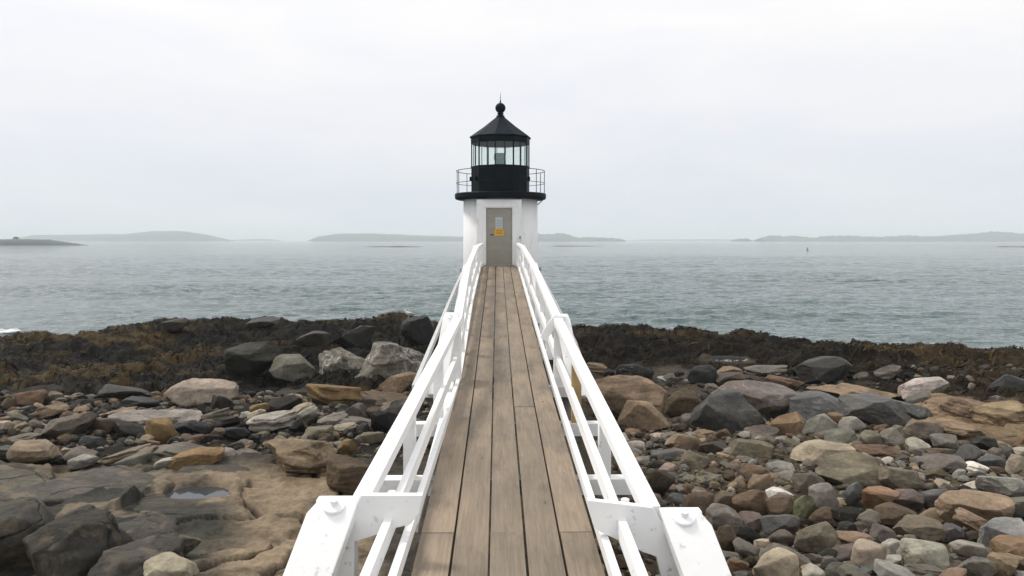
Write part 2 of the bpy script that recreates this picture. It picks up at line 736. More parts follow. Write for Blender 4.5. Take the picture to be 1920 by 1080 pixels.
def water_mat(name, deep, bump=1.0, rough=0.06):
    m, t, b, N, L = mat(name)
    tc = N('ShaderNodeTexCoord')
    b.inputs['Base Color'].default_value = deep + (1,)
    b.inputs['IOR'].default_value = 1.33
    if bump:
        hs = []
        for sc, stretch, wt in ((0.8, (0.75, 1.4, 1), 1.0), (2.6, (0.8, 1.25, 1), 0.5), (8.0, (1, 1, 1), 0.13)):
            mp = N('ShaderNodeMapping')
            mp.inputs['Scale'].default_value = stretch
            mp.inputs['Rotation'].default_value = (0, 0, 0.25)
            L(tc.outputs['Object'], mp.inputs[0])
            n = N('ShaderNodeTexNoise')
            n.inputs['Scale'].default_value = sc
            n.inputs['Detail'].default_value = 4
            n.inputs['Roughness'].default_value = 0.55
            n.inputs['Distortion'].default_value = 0.3
            L(mp.outputs[0], n.inputs['Vector'])
            mm = N('ShaderNodeMath')
            mm.operation = 'MULTIPLY'
            L(n.outputs[0], mm.inputs[0])
            mm.inputs[1].default_value = wt
            hs.append(mm.outputs[0])
        a = N('ShaderNodeMath')
        L(hs[0], a.inputs[0])
        L(hs[1], a.inputs[1])
        a2 = N('ShaderNodeMath')
        L(a.outputs[0], a2.inputs[0])
        L(hs[2], a2.inputs[1])
        # wind patches: calmer and rougher water
        mp = N('ShaderNodeMapping')
        mp.inputs['Scale'].default_value = (0.006, 0.03, 1)
        mp.inputs['Rotation'].default_value = (0, 0, 0.1)
        L(tc.outputs['Object'], mp.inputs[0])
        n = N('ShaderNodeTexNoise')
        n.inputs['Scale'].default_value = 1.0
        n.inputs['Detail'].default_value = 5
        L(mp.outputs[0], n.inputs['Vector'])
        mr = N('ShaderNodeMapRange')
        mr.inputs['From Min'].default_value = 0.3
        mr.inputs['From Max'].default_value = 0.7
        mr.inputs['To Min'].default_value = 0.6 * bump
        mr.inputs['To Max'].default_value = 1.0 * bump
        L(n.outputs[0], mr.inputs['Value'])
        bp = N('ShaderNodeBump')
        bp.inputs['Distance'].default_value = 0.35
        L(mr.outputs[0], bp.inputs['Strength'])
        L(a2.outputs[0], bp.inputs['Height'])
        L(bp.outputs[0], b.inputs['Normal'])
    b.inputs['Roughness'].default_value = rough
    return m


M_sea = water_mat('sea_water', (0.05, 0.088, 0.088), 1.2, 0.07)
M_pool = water_mat('pool_water', (0.04, 0.045, 0.05), 0.0, 0.03)


def glass_mat():
    m, t, b, N, L = mat('lantern_glass')
    t.nodes.remove(b)
    tr = N('ShaderNodeBsdfTransparent')
    tr.inputs[0].default_value = (0.93, 0.99, 0.97, 1)
    tl = N('ShaderNodeBsdfTranslucent')
    tl.inputs[0].default_value = (0.72, 0.82, 0.78, 1)
    gl = N('ShaderNodeBsdfGlossy')
    gl.inputs['Roughness'].default_value = 0.04
    m1 = N('ShaderNodeMixShader')
    m1.inputs[0].default_value = 0.10
    L(tr.outputs[0], m1.inputs[1])
    L(tl.outputs[0], m1.inputs[2])
    mx = N('ShaderNodeMixShader')
    mx.inputs[0].default_value = 0.05
    L(m1.outputs[0], mx.inputs[1])
    L(gl.outputs[0], mx.inputs[2])
    L(mx.outputs[0], t.nodes['Material Output'].inputs[0])
    return m


M_glass = glass_mat()
M_lens = simple('lens_glass', (0.30, 0.38, 0.38), 0.12, 0.2, 10)

# ------------------------------------------------------------------ the shore
# skyline of the shore against the sea, in photograph pixels (column, row)
SKY_X = np.array([-400, 0, 60, 150, 240, 330, 400, 500, 600, 650, 760, 830, 930, 1085, 1200, 1300, 1400, 1500, 1650, 1800, 1920, 2300])
SKY_Y = np.array([650, 634, 626, 624, 614, 603, 608, 600, 602, 600, 596, 606, 612, 617, 617, 621, 628, 640, 655, 662, 668, 690])
CREST = 1.1


def azpx(x, y):
    return 941 + FPX * x / np.maximum(y, 0.5)


def crest_dist(px):
    sy = np.interp(px, SKY_X, SKY_Y)
    return (EYE - CREST) * FPX / (sy - 450)


NEAR_Y = np.array([-20, 2, 5, 7, 10, 14, 22, 28, 60])
NEAR_Z = np.array([3.1, 2.6, 2.2, 1.9, 1.5, 1.1, 0.7, 0.52, 0.5])


def base_h(x, y):
    px = azpx(x, y)
    s = y - crest_dist(px)
    h = np.interp(y, NEAR_Y, NEAR_Z)
    front = h + (CREST - h) * np.exp(-(np.minimum(s, 0) / 4.5) ** 2)
    back = CREST - 0.075 * np.maximum(s, 0) ** 2
    return np.where(s < 0, front, np.maximum(back, -2.0))


def ground_at(px, py, lift=0.0):
    """distance where the ray through a pixel meets the smooth ground raised by lift"""
    d = ray(px, py)
    ys = np.arange(3.0, 60.0, 0.02)
    g = base_h(d.x * ys, ys) + lift
    z = EYE + d.z * ys
    k = np.argmax(z < g)
    return float(ys[k]) if (z < g).any() else 45.0


# pools in the rock: photograph column, row, half widths in metres
POOLS = [(370, 930, 0.42, 0.34), (1272, 712, 0.50, 0.62), (1365, 675, 0.60, 0.5)]
POOLW = []
for px, py, a, bb in POOLS:
    Y = ground_at(px, py)
    q = P(px, py, Y)
    POOLW.append((q.x, q.y, a, bb, float(base_h(np.array([q.x]), np.array([q.y]))[0])))

# cells of the cracked bedrock
NC = 46
CELLS = rng.uniform([-9.5, 6.5], [-0.3, 17.5], (NC, 2))
CELL_H = rng.uniform(-0.08, 0.09, NC)
CELL_TX = rng.normal(0.02, 0.07, NC)
CELL_TY = rng.normal(0.05, 0.07, NC)


def inpoly(x, y, poly):
    r = np.zeros(len(x), bool)
    n = len(poly)
    for i in range(n):
        x0, y0 = poly[i]
        x1, y1 = poly[(i + 1) % n]
        if y0 == y1:
            continue
        c = ((y0 > y) != (y1 > y)) & (x < (x1 - x0) * (y - y0) / (y1 - y0) + x0)
        r ^= c
    return r


def build_ground():
    na, nr = 900, 720
    az = np.linspace(R(-43), R(43), na)
    rr = np.concatenate([np.linspace(-6, 2.9, 12)[:-1], np.geomspace(2.9, 54, nr - 11)])
    A, RR = np.meshgrid(np.tan(az), rr)
    y = RR.ravel()
    wid = np.where(y < 4.0, 4.0, y)
    x = A.ravel() * wid
    h = base_h(x, y)
    px = azpx(x, y)
    py = 450 + FPX * (EYE - h) / np.maximum(y, 1)
    s = y - crest_dist(px)
    # coarse shapes
    q = xyz(x, y)
    n_big = fbm(q * 0.22, 3)
    n_mid = fbm(q * np.array([0.9, 1.1, 1]), 4)
    n_rdg = fbm(q * 1.6 + 5.1, 4, ridge=True)
    n_fin = fbm(q * 5.0, 4)
    jit = fbm(q * 0.8 + 40, 3)
    weed = np.maximum(sstep(-9.5, -6.0, s + 1.8 * jit), (1 - sstep(728, 756, py + 10 * jit)) * (1 - sstep(900, 950, px)))
    ledge = sstep(868, 885, py + 9 * jit) * (1 - sstep(640, 720, px + 25 * jit))
    tanledge_r = sstep(1690, 1745, px + 25 * jit) * sstep(738, 752, py + 6 * jit) * (1 - sstep(818, 850, py + 8 * jit))
    shingle = sstep(1080, 1130, px) * sstep(790, 815, py + 9 * jit)
    h = h + 0.10 * n_big
    rough = (1 - ledge) * (1 - 0.55 * shingle)
    h += rough * (0.07 * n_mid + 0.045 * n_rdg + 0.02 * n_fin)
    # seaweed hummocks and boulders of the ridge
    h += weed * (0.19 * fbm(q * np.array([0.55, 0.75, 1]) + 9, 3) - 0.13 + 0.13 * fbm(q * np.array([1.5, 1.9, 1]) + 3, 4, ridge=True)) * sstep(-30, 0, 3.0 - np.maximum(s, 0) * 4)
    # ledges of dipping rock under the weed: short steps facing the land
    tt = (0.85 * y + 0.30 * x + 1.1 * fbm(q * 0.5 + 60, 3)) * 0.55
    saw = tt - np.floor(tt)
    h += weed * (0.26 * (sstep(0.0, 0.10, saw) * (1 - saw) - 0.42)) * (0.5 + 0.5 * sstep(-0.3, 0.3, n_big)) * (1 - sstep(-1.0, 0.6, s))
    # cracked bedrock slabs
    crack = np.zeros(len(x))
    idx = np.nonzero((ledge > 0.01) & (y < 19) & (x > -12) & (x < 1))[0]
    wx = x[idx] + 0.25 * fbm(q[idx] * 1.1, 3)
    wy = y[idx] + 0.25 * fbm(q[idx] * 1.1 + 31, 3)
    dd = np.sqrt((wx[:, None] - CELLS[None, :, 0]) ** 2 + ((wy[:, None] - CELLS[None, :, 1]) * 1.35) ** 2)
    o = np.argsort(dd, axis=1)[:, :2]
    ar = np.arange(len(idx))
    f1, f2 = dd[ar, o[:, 0]], dd[ar, o[:, 1]]
    c = o[:, 0]
    gap = f2 - f1
    def lvl(c):
        return CELL_H[c] + CELL_TX[c] * (wx - CELLS[c, 0]) + CELL_TY[c] * (wy - CELLS[c, 1])
    bl = 0.5 + 0.5 * sstep(0.0, 0.14, gap)
    slab = lvl(c) * bl + lvl(o[:, 1]) * (1 - bl)
    edge = np.exp(-(gap / 0.16) ** 2)
    slab = slab - 0.11 * np.exp(-(gap / 0.04) ** 2) - 0.03 * edge
    kk = (slab + 0.05 * n_mid[idx] + 0.06 * wx + 0.02 * wy) * 16
    lam = 0.035 * (sstep(0.0, 0.25, kk - np.floor(kk)) - (kk - np.floor(kk)))
    h[idx] += ledge[idx] * (slab + 0.03 * n_mid[idx] + 0.02 * n_fin[idx] + 0.035 * n_rdg[idx] + lam)
    crack[idx] = np.exp(-(gap / 0.045) ** 2) * ledge[idx]
    # stepped tan ledge on the right
    st = h + 0.16 * fbm(q * np.array([0.5, 1.2, 1]) + 71, 3) + 0.05 * (y - 20)
    stp = np.floor(st * 7) / 7 + (1 / 7) * sstep(0.72, 1.0, st * 7 - np.floor(st * 7))
    h += tanledge_r * (0.30 + (stp - st))
    for (cx, cy, a, bb, hz) in POOLW:
        dw = np.sqrt(((x - cx) / a) ** 2 + ((y - cy) / bb) ** 2) + 0.25 * jit
        k = 1 - sstep(0.75, 1.35, dw)
        ring = sstep(1.0, 1.25, dw) * (1 - sstep(1.5, 2.0, dw))
        h = np.where(ring > 0, np.maximum(h, hz + 0.05 * ring), h)
        fr = (y < cy) & (np.abs(x - cx) < a * 1.6) & (y > cy - 2.2)
        h = np.where(fr, np.minimum(h, hz + 0.06 + 0.10 * (cy - y)), h)
        h = h * (1 - k) + (hz - 0.14) * k
        weed = weed * sstep(1.5, 2.3, dw)
    # ---- colours of the rock itself
    col = np.tile(np.array([0.06, 0.053, 0.044]), (len(x), 1))

    def lay(mask, rgb):
        nonlocal col
        col = col * (1 - mask[:, None]) + np.array(rgb)[None] * mask[:, None]
    lay(sstep(1080, 1100, px) * (1 - shingle), (0.060, 0.048, 0.036))
    lay(sstep(745, 760, py) * (1 - sstep(845, 872, py + 8 * jit)) * (1 - sstep(790, 830, px)), (0.020, 0.018, 0.016))
    lay(shingle, (0.070, 0.055, 0.038))
    lay(ledge, (0.078, 0.072, 0.060))
    dk = ledge * sstep(0.05, 0.4, fbm(q * 0.45 + 8, 3) + sstep(930, 1000, py) * (1 - sstep(230, 360, px)) * 0.9)
    lay(dk, (0.045, 0.044, 0.039))
    tanm = ledge * np.clip(sstep(330, 430, px + 60 * jit) * sstep(872, 905, py), 0, 1)
    lay(tanm, (0.215, 0.167, 0.118))
    lay(ledge * sstep(0.42, 0.62, fbm(q * 1.4 + 55, 4)) * 0.6, (0.22, 0.175, 0.125))
    lay(tanm * sstep(0.1, 0.5, fbm(q * 0.9 + 23, 4)) * 0.5, (0.145, 0.100, 0.060))
    lay(tanm * sstep(0.15, 0.5, fbm(q * 0.6 + 63, 4)) * 0.5, (0.27, 0.21, 0.145))
    lay(tanledge_r, (0.20, 0.145, 0.092))
    lay(tanledge_r * sstep(0.2, 0.45, fbm(q * np.array([0.8, 2.0, 1]) + 13, 4)) * 0.7, (0.10, 0.078, 0.055))
    left = 1 - sstep(880, 960, px)
    left_ = left
    lay(weed * left, (0.008, 0.0075, 0.006))
    lay(weed * (1 - left), (0.014, 0.0105, 0.007))
    och = sstep(0.0, 0.42, fbm(q * np.array([0.35, 0.5, 1]) + 3.3, 4) + 0.45 * (1 - sstep(150, 560, px)) - 0.22)
    lay(weed * left * och * 0.8, (0.062, 0.040, 0.013))
    lay(weed * sstep(0.18, 0.5, fbm(q * 1.3 + 12, 4)) * 0.3, (0.022, 0.015, 0.008))
    lay(weed * sstep(0.2, 0.55, fbm(q * 0.7 + 77, 4)) * 0.7, (0.006, 0.006, 0.0055))
    topband = weed * np.exp(-((s + 0.4) / 0.9) ** 2) * sstep(-0.25, 0.25, fbm(q * 0.4 + 90, 3))
    lay(topband * 0.6, (0.060, 0.042, 0.017))
    lay(sstep(1700, 1900, px) * weed * 0.5, (0.050, 0.034, 0.018))
    lay(crack * 0.85, (0.012, 0.011, 0.010))
    damp = np.clip(weed * 0.55 + dk * 0.4 + 0.3 * sstep(0.0, 0.4, n_big) * (1 - shingle), 0, 1)
    V = np.stack([x, y, h], 1)
    i = np.arange(nr * na).reshape(nr, na)
    F = np.stack([i[:-1, :-1].ravel(), i[:-1, 1:].ravel(), i[1:, 1:].ravel(), i[1:, :-1].ravel()], 1)
    me = mesh_np('rocky_ground', V, F)
    # ---- strands of rockweed lying over the ridge
    gw = np.random.default_rng(21)
    cand = np.nonzero((weed > 0.6) & (s < 2.2) & (y > 17) & (np.abs(px - 940) < 1150))[0]
    wgt = y[cand] ** 2
    pick = gw.choice(cand, 13000, p=wgt / wgt.sum())
    Zg = h.reshape(nr, na)
    ta = np.tan(az)

    def hat(xx, yy):
        cc = np.clip(np.searchsorted(ta, xx / yy), 0, na - 1)
        ro = np.clip(np.searchsorted(rr, yy), 0, nr - 1)
        return np.maximum(np.maximum(Zg[ro, cc], Zg[ro - 1, cc]), Zg[ro, cc - 1])
    m = len(pick)
    x0_, y0_ = x[pick] + gw.normal(0, 0.05, m), y[pick] + gw.normal(0, 0.08, m)
    ang = gw.normal(-1.57, 0.9, m) + 0.8 * vnoise(xyz(x0_ * 0.8, y0_ * 0.8))
    ln = gw.uniform(0.12, 0.50, m)
    wd = gw.uniform(0.010, 0.034, m)
    VV = []
    for t_ in (0.0, 0.35, 0.7, 1.0):
        a_ = ang + 0.6 * t_ * gw.normal(0, 1, m)
        cx_, cy_ = x0_ + np.cos(a_) * ln * t_, y0_ + np.sin(a_) * ln * t_
        cz_ = hat(cx_, cy_) + 0.02 + 0.03 * math.sin(math.pi * min(t_ + 0.15, 1)) * gw.uniform(0.2, 1, m)
        k_ = wd * (1.0 if t_ < 0.9 else 0.35)
        VV.append(np.stack([cx_ - np.sin(a_) * k_, cy_ + np.cos(a_) * k_, cz_], 1))
        VV.append(np.stack([cx_ + np.sin(a_) * k_, cy_ - np.cos(a_) * k_, cz_ + 0.008], 1))
    VV = np.stack(VV, 1).reshape(-1, 3)
    b0 = (np.arange(m) * 8)[:, None]
    FF = np.concatenate([b0 + np.array([[k, k + 1, k + 3, k + 2]]) for k in (0, 2, 4)])
    wm = mesh_np('rockweed', VV, FF)
    pal = np.array([(0.005, 0.0045, 0.004), (0.009, 0.007, 0.005), (0.018, 0.0125, 0.0065), (0.045, 0.030, 0.010), (0.090, 0.058, 0.018)])
    gold = np.clip(0.85 * (1 - sstep(60, 560, px[pick])) * sstep(-0.5, 0.3, fbm(xyz(x0_, y0_) * 0.4 + 6, 3)) + 0.36 * (1 - left_[pick]) + 0.35 * fbm(xyz(x0_, y0_) * 0.35, 3) + 0.38 * np.exp(-((s[pick] + 0.6) / 1.2) ** 2), 0, 1)
    ci = np.clip((gold * 4.0 + gw.normal(0, 0.8, m)), 0, 4).astype(int)
    wc = np.repeat(np.concatenate([pal[ci] * gw.uniform(0.7, 1.2, (m, 1)), np.ones((m, 1))], 1), 8, 0)
    wa = wm.color_attributes.new('tint', 'FLOAT_COLOR', 'POINT')
    wa.data.foreach_set('color', wc.astype(np.float32).ravel())
    tag(link('rockweed', wm, M_weed), 'dark brown rockweed draped over the shore ridge', kind='stuff')
    ca = me.color_attributes.new('tint', 'FLOAT_COLOR', 'POINT')
    ca.data.foreach_set('color', np.concatenate([col, np.ones((len(x), 1))], 1).astype(np.float32).ravel())
    da = me.attributes.new('damp', 'FLOAT', 'POINT')
    da.data.foreach_set('value', damp.astype(np.float32))
    o = link('rocky_ground', me, M_ground)
    tag(o, 'rocky shore of dark weed ridge, cracked ledges and shingle', kind='structure')
    return o


GROUND = build_ground()

for (cx, cy, a, bb, hz) in POOLW:
    n = 48
    pts = []
    for k in range(n):
        t = 2 * math.pi * k / n
        q = 1.25 + 0.12 * math.sin(3 * t + cx) + 0.1 * math.sin(5 * t + cy)
        pts.append((cx + a * q * math.cos(t), cy + bb * q * math.sin(t), hz + 0.035))
    me = bpy.data.meshes.new('tide_pool')
    me.from_pydata(pts, [], [list(range(n))])
    tag(link('tide_pool', me, M_pool), 'still pool of sea water in a rock hollow', kind='structure')


# ------------------------------------------------------------------ the sea
def build_sea():
    na = 620
    az = np.linspace(R(-52), R(52), na)
    rr = np.concatenate([np.geomspace(18, 300, 620), np.geomspace(304, 9000, 130)])
    A, RR = np.meshgrid(np.tan(az), rr)
    y = RR.ravel()
    x = A.ravel() * y
    q = xyz(x, y)
    amp = 1 - sstep(120, 420, y)
    patch = 0.65 + 0.5 * fbm(q * np.array([0.02, 0.05, 1]) + 4, 3)
    z = 0.10 * fbm(q * np.array([0.16, 0.42, 1]), 3) + 0.12 * patch * fbm(q * np.array([0.55, 1.25, 1]) + 7, 3)
    z += 0.06 * patch * fbm(q * np.array([0.7, 1.5, 1]) + 19, 2, ridge=True) * (1 - sstep(90, 200, y))
    z += 0.05 * patch * fbm(q * np.array([1.6, 2.8, 1]) + 3, 2) * (1 - sstep(40, 110, y))
    V = np.stack([x, y, z * amp], 1)
    nr = len(rr)
    i = np.arange(nr * na).reshape(nr, na)
    F = np.stack([i[:-1, :-1].ravel(), i[:-1, 1:].ravel(), i[1:, 1:].ravel(), i[1:, :-1].ravel()], 1)
    tag(link('sea', mesh_np('sea', V, F), M_sea), 'grey green rippled sea reaching to the horizon', kind='structure')


build_sea()

# a little white surf where the swell meets the ridge at the left
M_foam = simple('foam', (0.75, 0.77, 0.78), 0.8, 0.05, 3)
fm = MB()
for k in range(120):
    px_ = random.uniform(-60, 38)
    row_ = 632 - 0.10 * (px_ + 60) - abs(random.gauss(0, 5)) * (0.35 + 0.65 * max(0.0, 46 - px_) / 106)
    y_ = EYE * FPX / (row_ - 450)
    x_ = (px_ - 941) / FPX * y_
    r_ = random.uniform(0.03, 0.14)
    bmesh.ops.create_icosphere(fm.bm, subdivisions=1, radius=1, matrix=Matrix.Translation((x_, y_, 0.05)) @ Matrix.Diagonal((r_ * 1.8, r_, 0.07, 1)))
tag(fm.build('surf', M_foam, smooth=True), 'white surf breaking on the ridge at the left edge', kind='stuff')

# ------------------------------------------------------------------ islands far out
M_island = simple('island_woods', (0.035, 0.05, 0.052), 0.9, 0.4, 0.02)
M_islandrock = simple('island_ledge', (0.06, 0.056, 0.05), 0.9, 0.3, 0.1)


def island(prof, Y, label, rough, material=M_island, depth=0.35, name='island'):
    """a low island: its crest follows a profile (column, row) seen from the shore, with real breadth"""
    px = np.array([p[0] for p in prof], float)
    py = np.array([p[1] for p in prof], float)
    n = 260
    c = np.linspace(px[0], px[-1], n)
    X = (c - 941) / FPX * Y
    top = np.maximum((450 - np.interp(c, px, py)) / FPX * Y + EYE, 0.0)
    m = 15
    v = np.linspace(-1, 1, m)
    length = X[-1] - X[0]
    half = min(depth * length / 2, 0.12 * Y)
    Xg = np.repeat(X[None], m, 0)
    Yg = Y + half * v[:, None] * (0.35 + 0.65 * np.sin(np.linspace(0.05, math.pi - 0.05, n)))[None]
    shape = np.sqrt(np.clip(1 - v ** 2, 0, 1))[:, None]
    q = xyz(Xg.ravel(), Yg.ravel())
    nz = fbm(q * (40.0 / Y), 4).reshape(m, n)
    nz2 = vnoise(q * (260.0 / Y)).reshape(m, n)
    Z = top[None] * shape + rough * (np.maximum(nz, 0) * 0.8 + np.abs(nz2) * 0.5) * shape * np.minimum(1, top / (top.max() * 0.3))[None] - 0.6 * (1 - shape)
    V = np.stack([Xg.ravel(), Yg.ravel(), Z.ravel()], 1)
    i = np.arange(m * n).reshape(m, n)
    F = np.stack([i[:-1, :-1].ravel(), i[:-1, 1:].ravel(), i[1:, 1:].ravel(), i[1:, :-1].ravel()], 1)
    return tag(link(name, mesh_np(name, V, F), material), label, kind='structure')


island([(40, 447), (75, 441), (180, 440), (240, 440), (290, 434), (345, 434), (385, 439), (436, 451)], 3400, 'long hazy hilly island left of the lighthouse', 2.0)
island([(436, 450), (480, 448), (515, 449), (540, 452)], 4600, 'faint low island between two hazy hills', 1.0)
island([(582, 451), (600, 443), (640, 439), (700, 438), (770, 441), (868, 444), (900, 448)], 3200, 'flat topped hazy island just left of the tower', 2.0)
island([(985, 444), (1040, 444), (1075, 446), (1120, 447), (1150, 448), (1172, 451)], 2900, 'low wooded island just right of the tower', 11.0)
island([(1160, 452), (1200, 449.6), (1260, 449.0), (1320, 448.6), (1372, 449.2), (1440, 451.5)], 4700, 'very faint low land across the gap right of the tower', 1.5)
island([(1372, 451), (1385, 448), (1402, 447), (1410, 451)], 3000, 'tiny wooded islet out on the horizon', 4.0)
island([(1425, 450), (1440, 447), (1500, 448), (1560, 447), (1640, 447), (1710, 446), (1790, 444), (1835, 439), (1870, 441), (1960, 441), (2060, 448)], 2900, 'long wooded hazy island on the right horizon', 11.0)
island([(-160, 448), (0, 449), (60, 449), (100, 450), (118, 453), (140, 456), (168, 459.6)], 780, 'low near island entering at the left edge', 0.8, depth=0.25)
island([(680, 463), (700, 462), (745, 461.6), (780, 462), (798, 463)], 600, 'thin dark ledge awash left of the tower', 0.25, M_islandrock, 0.2, 'ledge')
island([(1862, 464), (1885, 462.4), (1960, 461.8), (2020, 463)], 590, 'thin dark ledge awash at the right edge', 0.3, M_islandrock, 0.2, 'ledge')
island([(1028, 462), (1040, 461.2), (1085, 460.8), (1130, 461.6)], 660, 'thin dark ledge awash right of the tower', 0.2, M_islandrock, 0.15, 'ledge')

# small clump of trees on the near island
t = empty('tree', (0, 0, 0))
c = P(30, 449, 780)
t.location = (c.x, 780, c.z - 0.5)
MB().tube([(0, 0, -0.6), (0.1, 0, 1.4)], [0.28, 0.16]).build('trunk', M_timber, t)
bm = MB()
for k in range(26):
    a = random.uniform(0, 6.28)
    r_ = random.uniform(0, 2.2)
    bmesh.ops.create_icosphere(bm.bm, subdivisions=1, radius=random.uniform(0.5, 0.9), matrix=Matrix.Translation((r_ * math.cos(a), r_ * math.sin(a), 1.5 + random.uniform(0, 1.7) * (1 - r_ / 3))))
bm.build('crown', M_island, t)
tag(t, 'small dark tree standing on the near island at left', 'tree')

# ------------------------------------------------------------------ lighthouse
LY = 28.4                                  # distance of the tower axis
LX = P(938.5, 450, LY).x
SC = LY / FPX                              # metres per pixel at the axis
DOORY = 27.0


def LZ(row):
    return EYE + (450 - row) * SC


def LF(row):
    return EYE + (450 - row) * (LY - 1.0) / FPX


lh = empty('lighthouse', (LX, LY, 0.4))
tag(lh, 'white round lighthouse with black lantern and grey door at the end of the walkway', 'lighthouse')


def lpart(mb, name, m, parent=lh, **k):
    o = mb.build(name, m, None, **k)
    o.parent = parent
    o.matrix_parent_inverse = Matrix.Translation((-LX, -LY, -0.4)) if parent == lh else Matrix.Identity(4)
    return o


RT = 70 * SC
ground_z = 0.1
g0 = lpart(MB().lathe([(RT * 1.16, ground_z - 0.6), (RT * 1.09, LZ(502)), (RT * 1.03, LZ(500))], 48, (LX, LY)), 'granite_base', M_granite)
tw = lpart(MB().lathe([(RT * 1.0, LZ(500)), (RT * 1.0, LZ(497)), (RT * 0.985, LZ(376) - 0.001)], 64, (LX, LY)), 'tower_wall', M_whitewall, smooth=False)
for p in tw.data.polygons:
    p.use_smooth = abs(p.normal.z) < 0.5
# flat fronted door surround: two jambs, a lintel
dz0 = P(936, 497, DOORY).z
dl, dr = P(911.5, 450, DOORY).x, P(960.5, 450, DOORY).x
sl, sr = P(894, 450, DOORY).x, P(978, 450, DOORY).x
ztop = P(936, 374, DOORY).z
zdoor = P(936, 390, DOORY).z
sur = MB()
back = LY - RT * 0.7
sur.box(((sl + dl) / 2, (DOORY + back) / 2, (ztop + dz0) / 2 - 0.1), (dl - sl, back - DOORY, ztop - dz0 + 0.2))
sur.box(((sr + dr) / 2, (DOORY + back) / 2, (ztop + dz0) / 2 - 0.1), (sr - dr, back - DOORY, ztop - dz0 + 0.2))
sur.box(((dl + dr) / 2, (DOORY + back) / 2, (ztop + zdoor) / 2), (dr - dl, back - DOORY, ztop - zdoor))
sur.box(((dl + dr) / 2, DOORY - 0.012, zdoor + 0.055), (dr - dl + 0.06, 0.05, 0.03))
ds = lpart(sur, 'door_surround', M_whitewall)
lpart(MB().box(((dl + dr) / 2, DOORY - 0.04, dz0 - 0.02), (dr - dl + 0.1, 0.30, 0.06)), 'door_sill', M_grey)
door = MB().box(((dl + dr) / 2, DOORY + 0.09, (dz0 + zdoor) / 2), (dr - dl - 0.012, 0.05, zdoor - dz0 - 0.012))
door = lpart(door, 'door', M_door, bevel=0.004)


def dbox(x0, y0, x1, y1, dep, th):
    a = P(x0, y1, DOORY + 0.06)
    b_ = P(x1, y0, DOORY + 0.06)
    return ((a.x + b_.x) / 2, DOORY + 0.065 - dep, (a.z + b_.z) / 2), (b_.x - a.x, th, b_.z - a.z)


win = lpart(MB().box(*dbox(929, 407.5, 942, 428.5, 0.008, 0.02)), 'window', M_paper, door)
bars = MB()
for k in range(1, 4):
    bars.box(*dbox(929 + 13 * k / 4 - 0.35, 408, 929 + 13 * k / 4 + 0.35, 428, 0.021, 0.008))
for k in range(1, 4):
    bars.box(*dbox(929.5, 408 + 20.5 * k / 4 - 0.35, 941.5, 408 + 20.5 * k / 4 + 0.35, 0.029, 0.008))
lpart(bars, 'window_bars', M_grey, door)
sg = MB().box(*dbox(927, 429.5, 945, 442, 0.014, 0.02))
lpart(sg, 'sign', M_yellow, door)
pr = MB()
for y0 in (431.6, 434.6, 437.2):
    pr.box(*dbox(929.5, y0, 942.5 - (y0 - 431) * 0.3, y0 + 1.1, 0.026, 0.004))
lpart(pr, 'sign_print', M_yellowdk, door)
hd = MB().tube([P(920, 440, DOORY + 0.05), P(920, 440, DOORY - 0.02), P(925, 440.5, DOORY - 0.03)], 0.016)
lpart(hd, 'handle', M_black, door)
hg = MB()
for yy in (397, 446, 488):
    hg.box((dr - 0.01, DOORY + 0.055, P(936, yy, DOORY).z), (0.03, 0.03, 0.11))
lpart(hg, 'hinges', M_grey, door)

# gallery deck
rg_ = 85 * SC
lpart(MB().lathe([(rg_ * 0.93, LZ(376)), (rg_ * 0.985, LZ(374.5)), (rg_, LZ(372)), (rg_, LZ(365.5)), (rg_ * 0.985, LZ(364)), (0.6, LZ(363.5))], 64, (LX, LY)), 'gallery', M_black, smooth=False)
# gallery railing
A0 = R(-10)
rail = empty('gallery_railing', (0, 0, 0))
rail.parent = lh
rr_ = 82 * SC
for row, rad in ((322.5, 0.012), (345, 0.010)):
    MBc = MB().tube([(rr_ * math.sin(2 * math.pi * k / 64), -rr_ * math.cos(2 * math.pi * k / 64), LZ(row) - 0.4) for k in range(64)], rad, 6, True)
    MBc.build('hoop', M_steel, rail, smooth=True)
for k in range(12):
    a = R(-112 + 30 * k + 14)
    pst = MB().tube([(rr_ * math.sin(a), -rr_ * math.cos(a), LZ(364) - 0.4), (rr_ * math.sin(a), -rr_ * math.cos(a), LZ(322.5) - 0.4)], 0.013, 6)
    pst.build('railing_post', M_steel, rail)
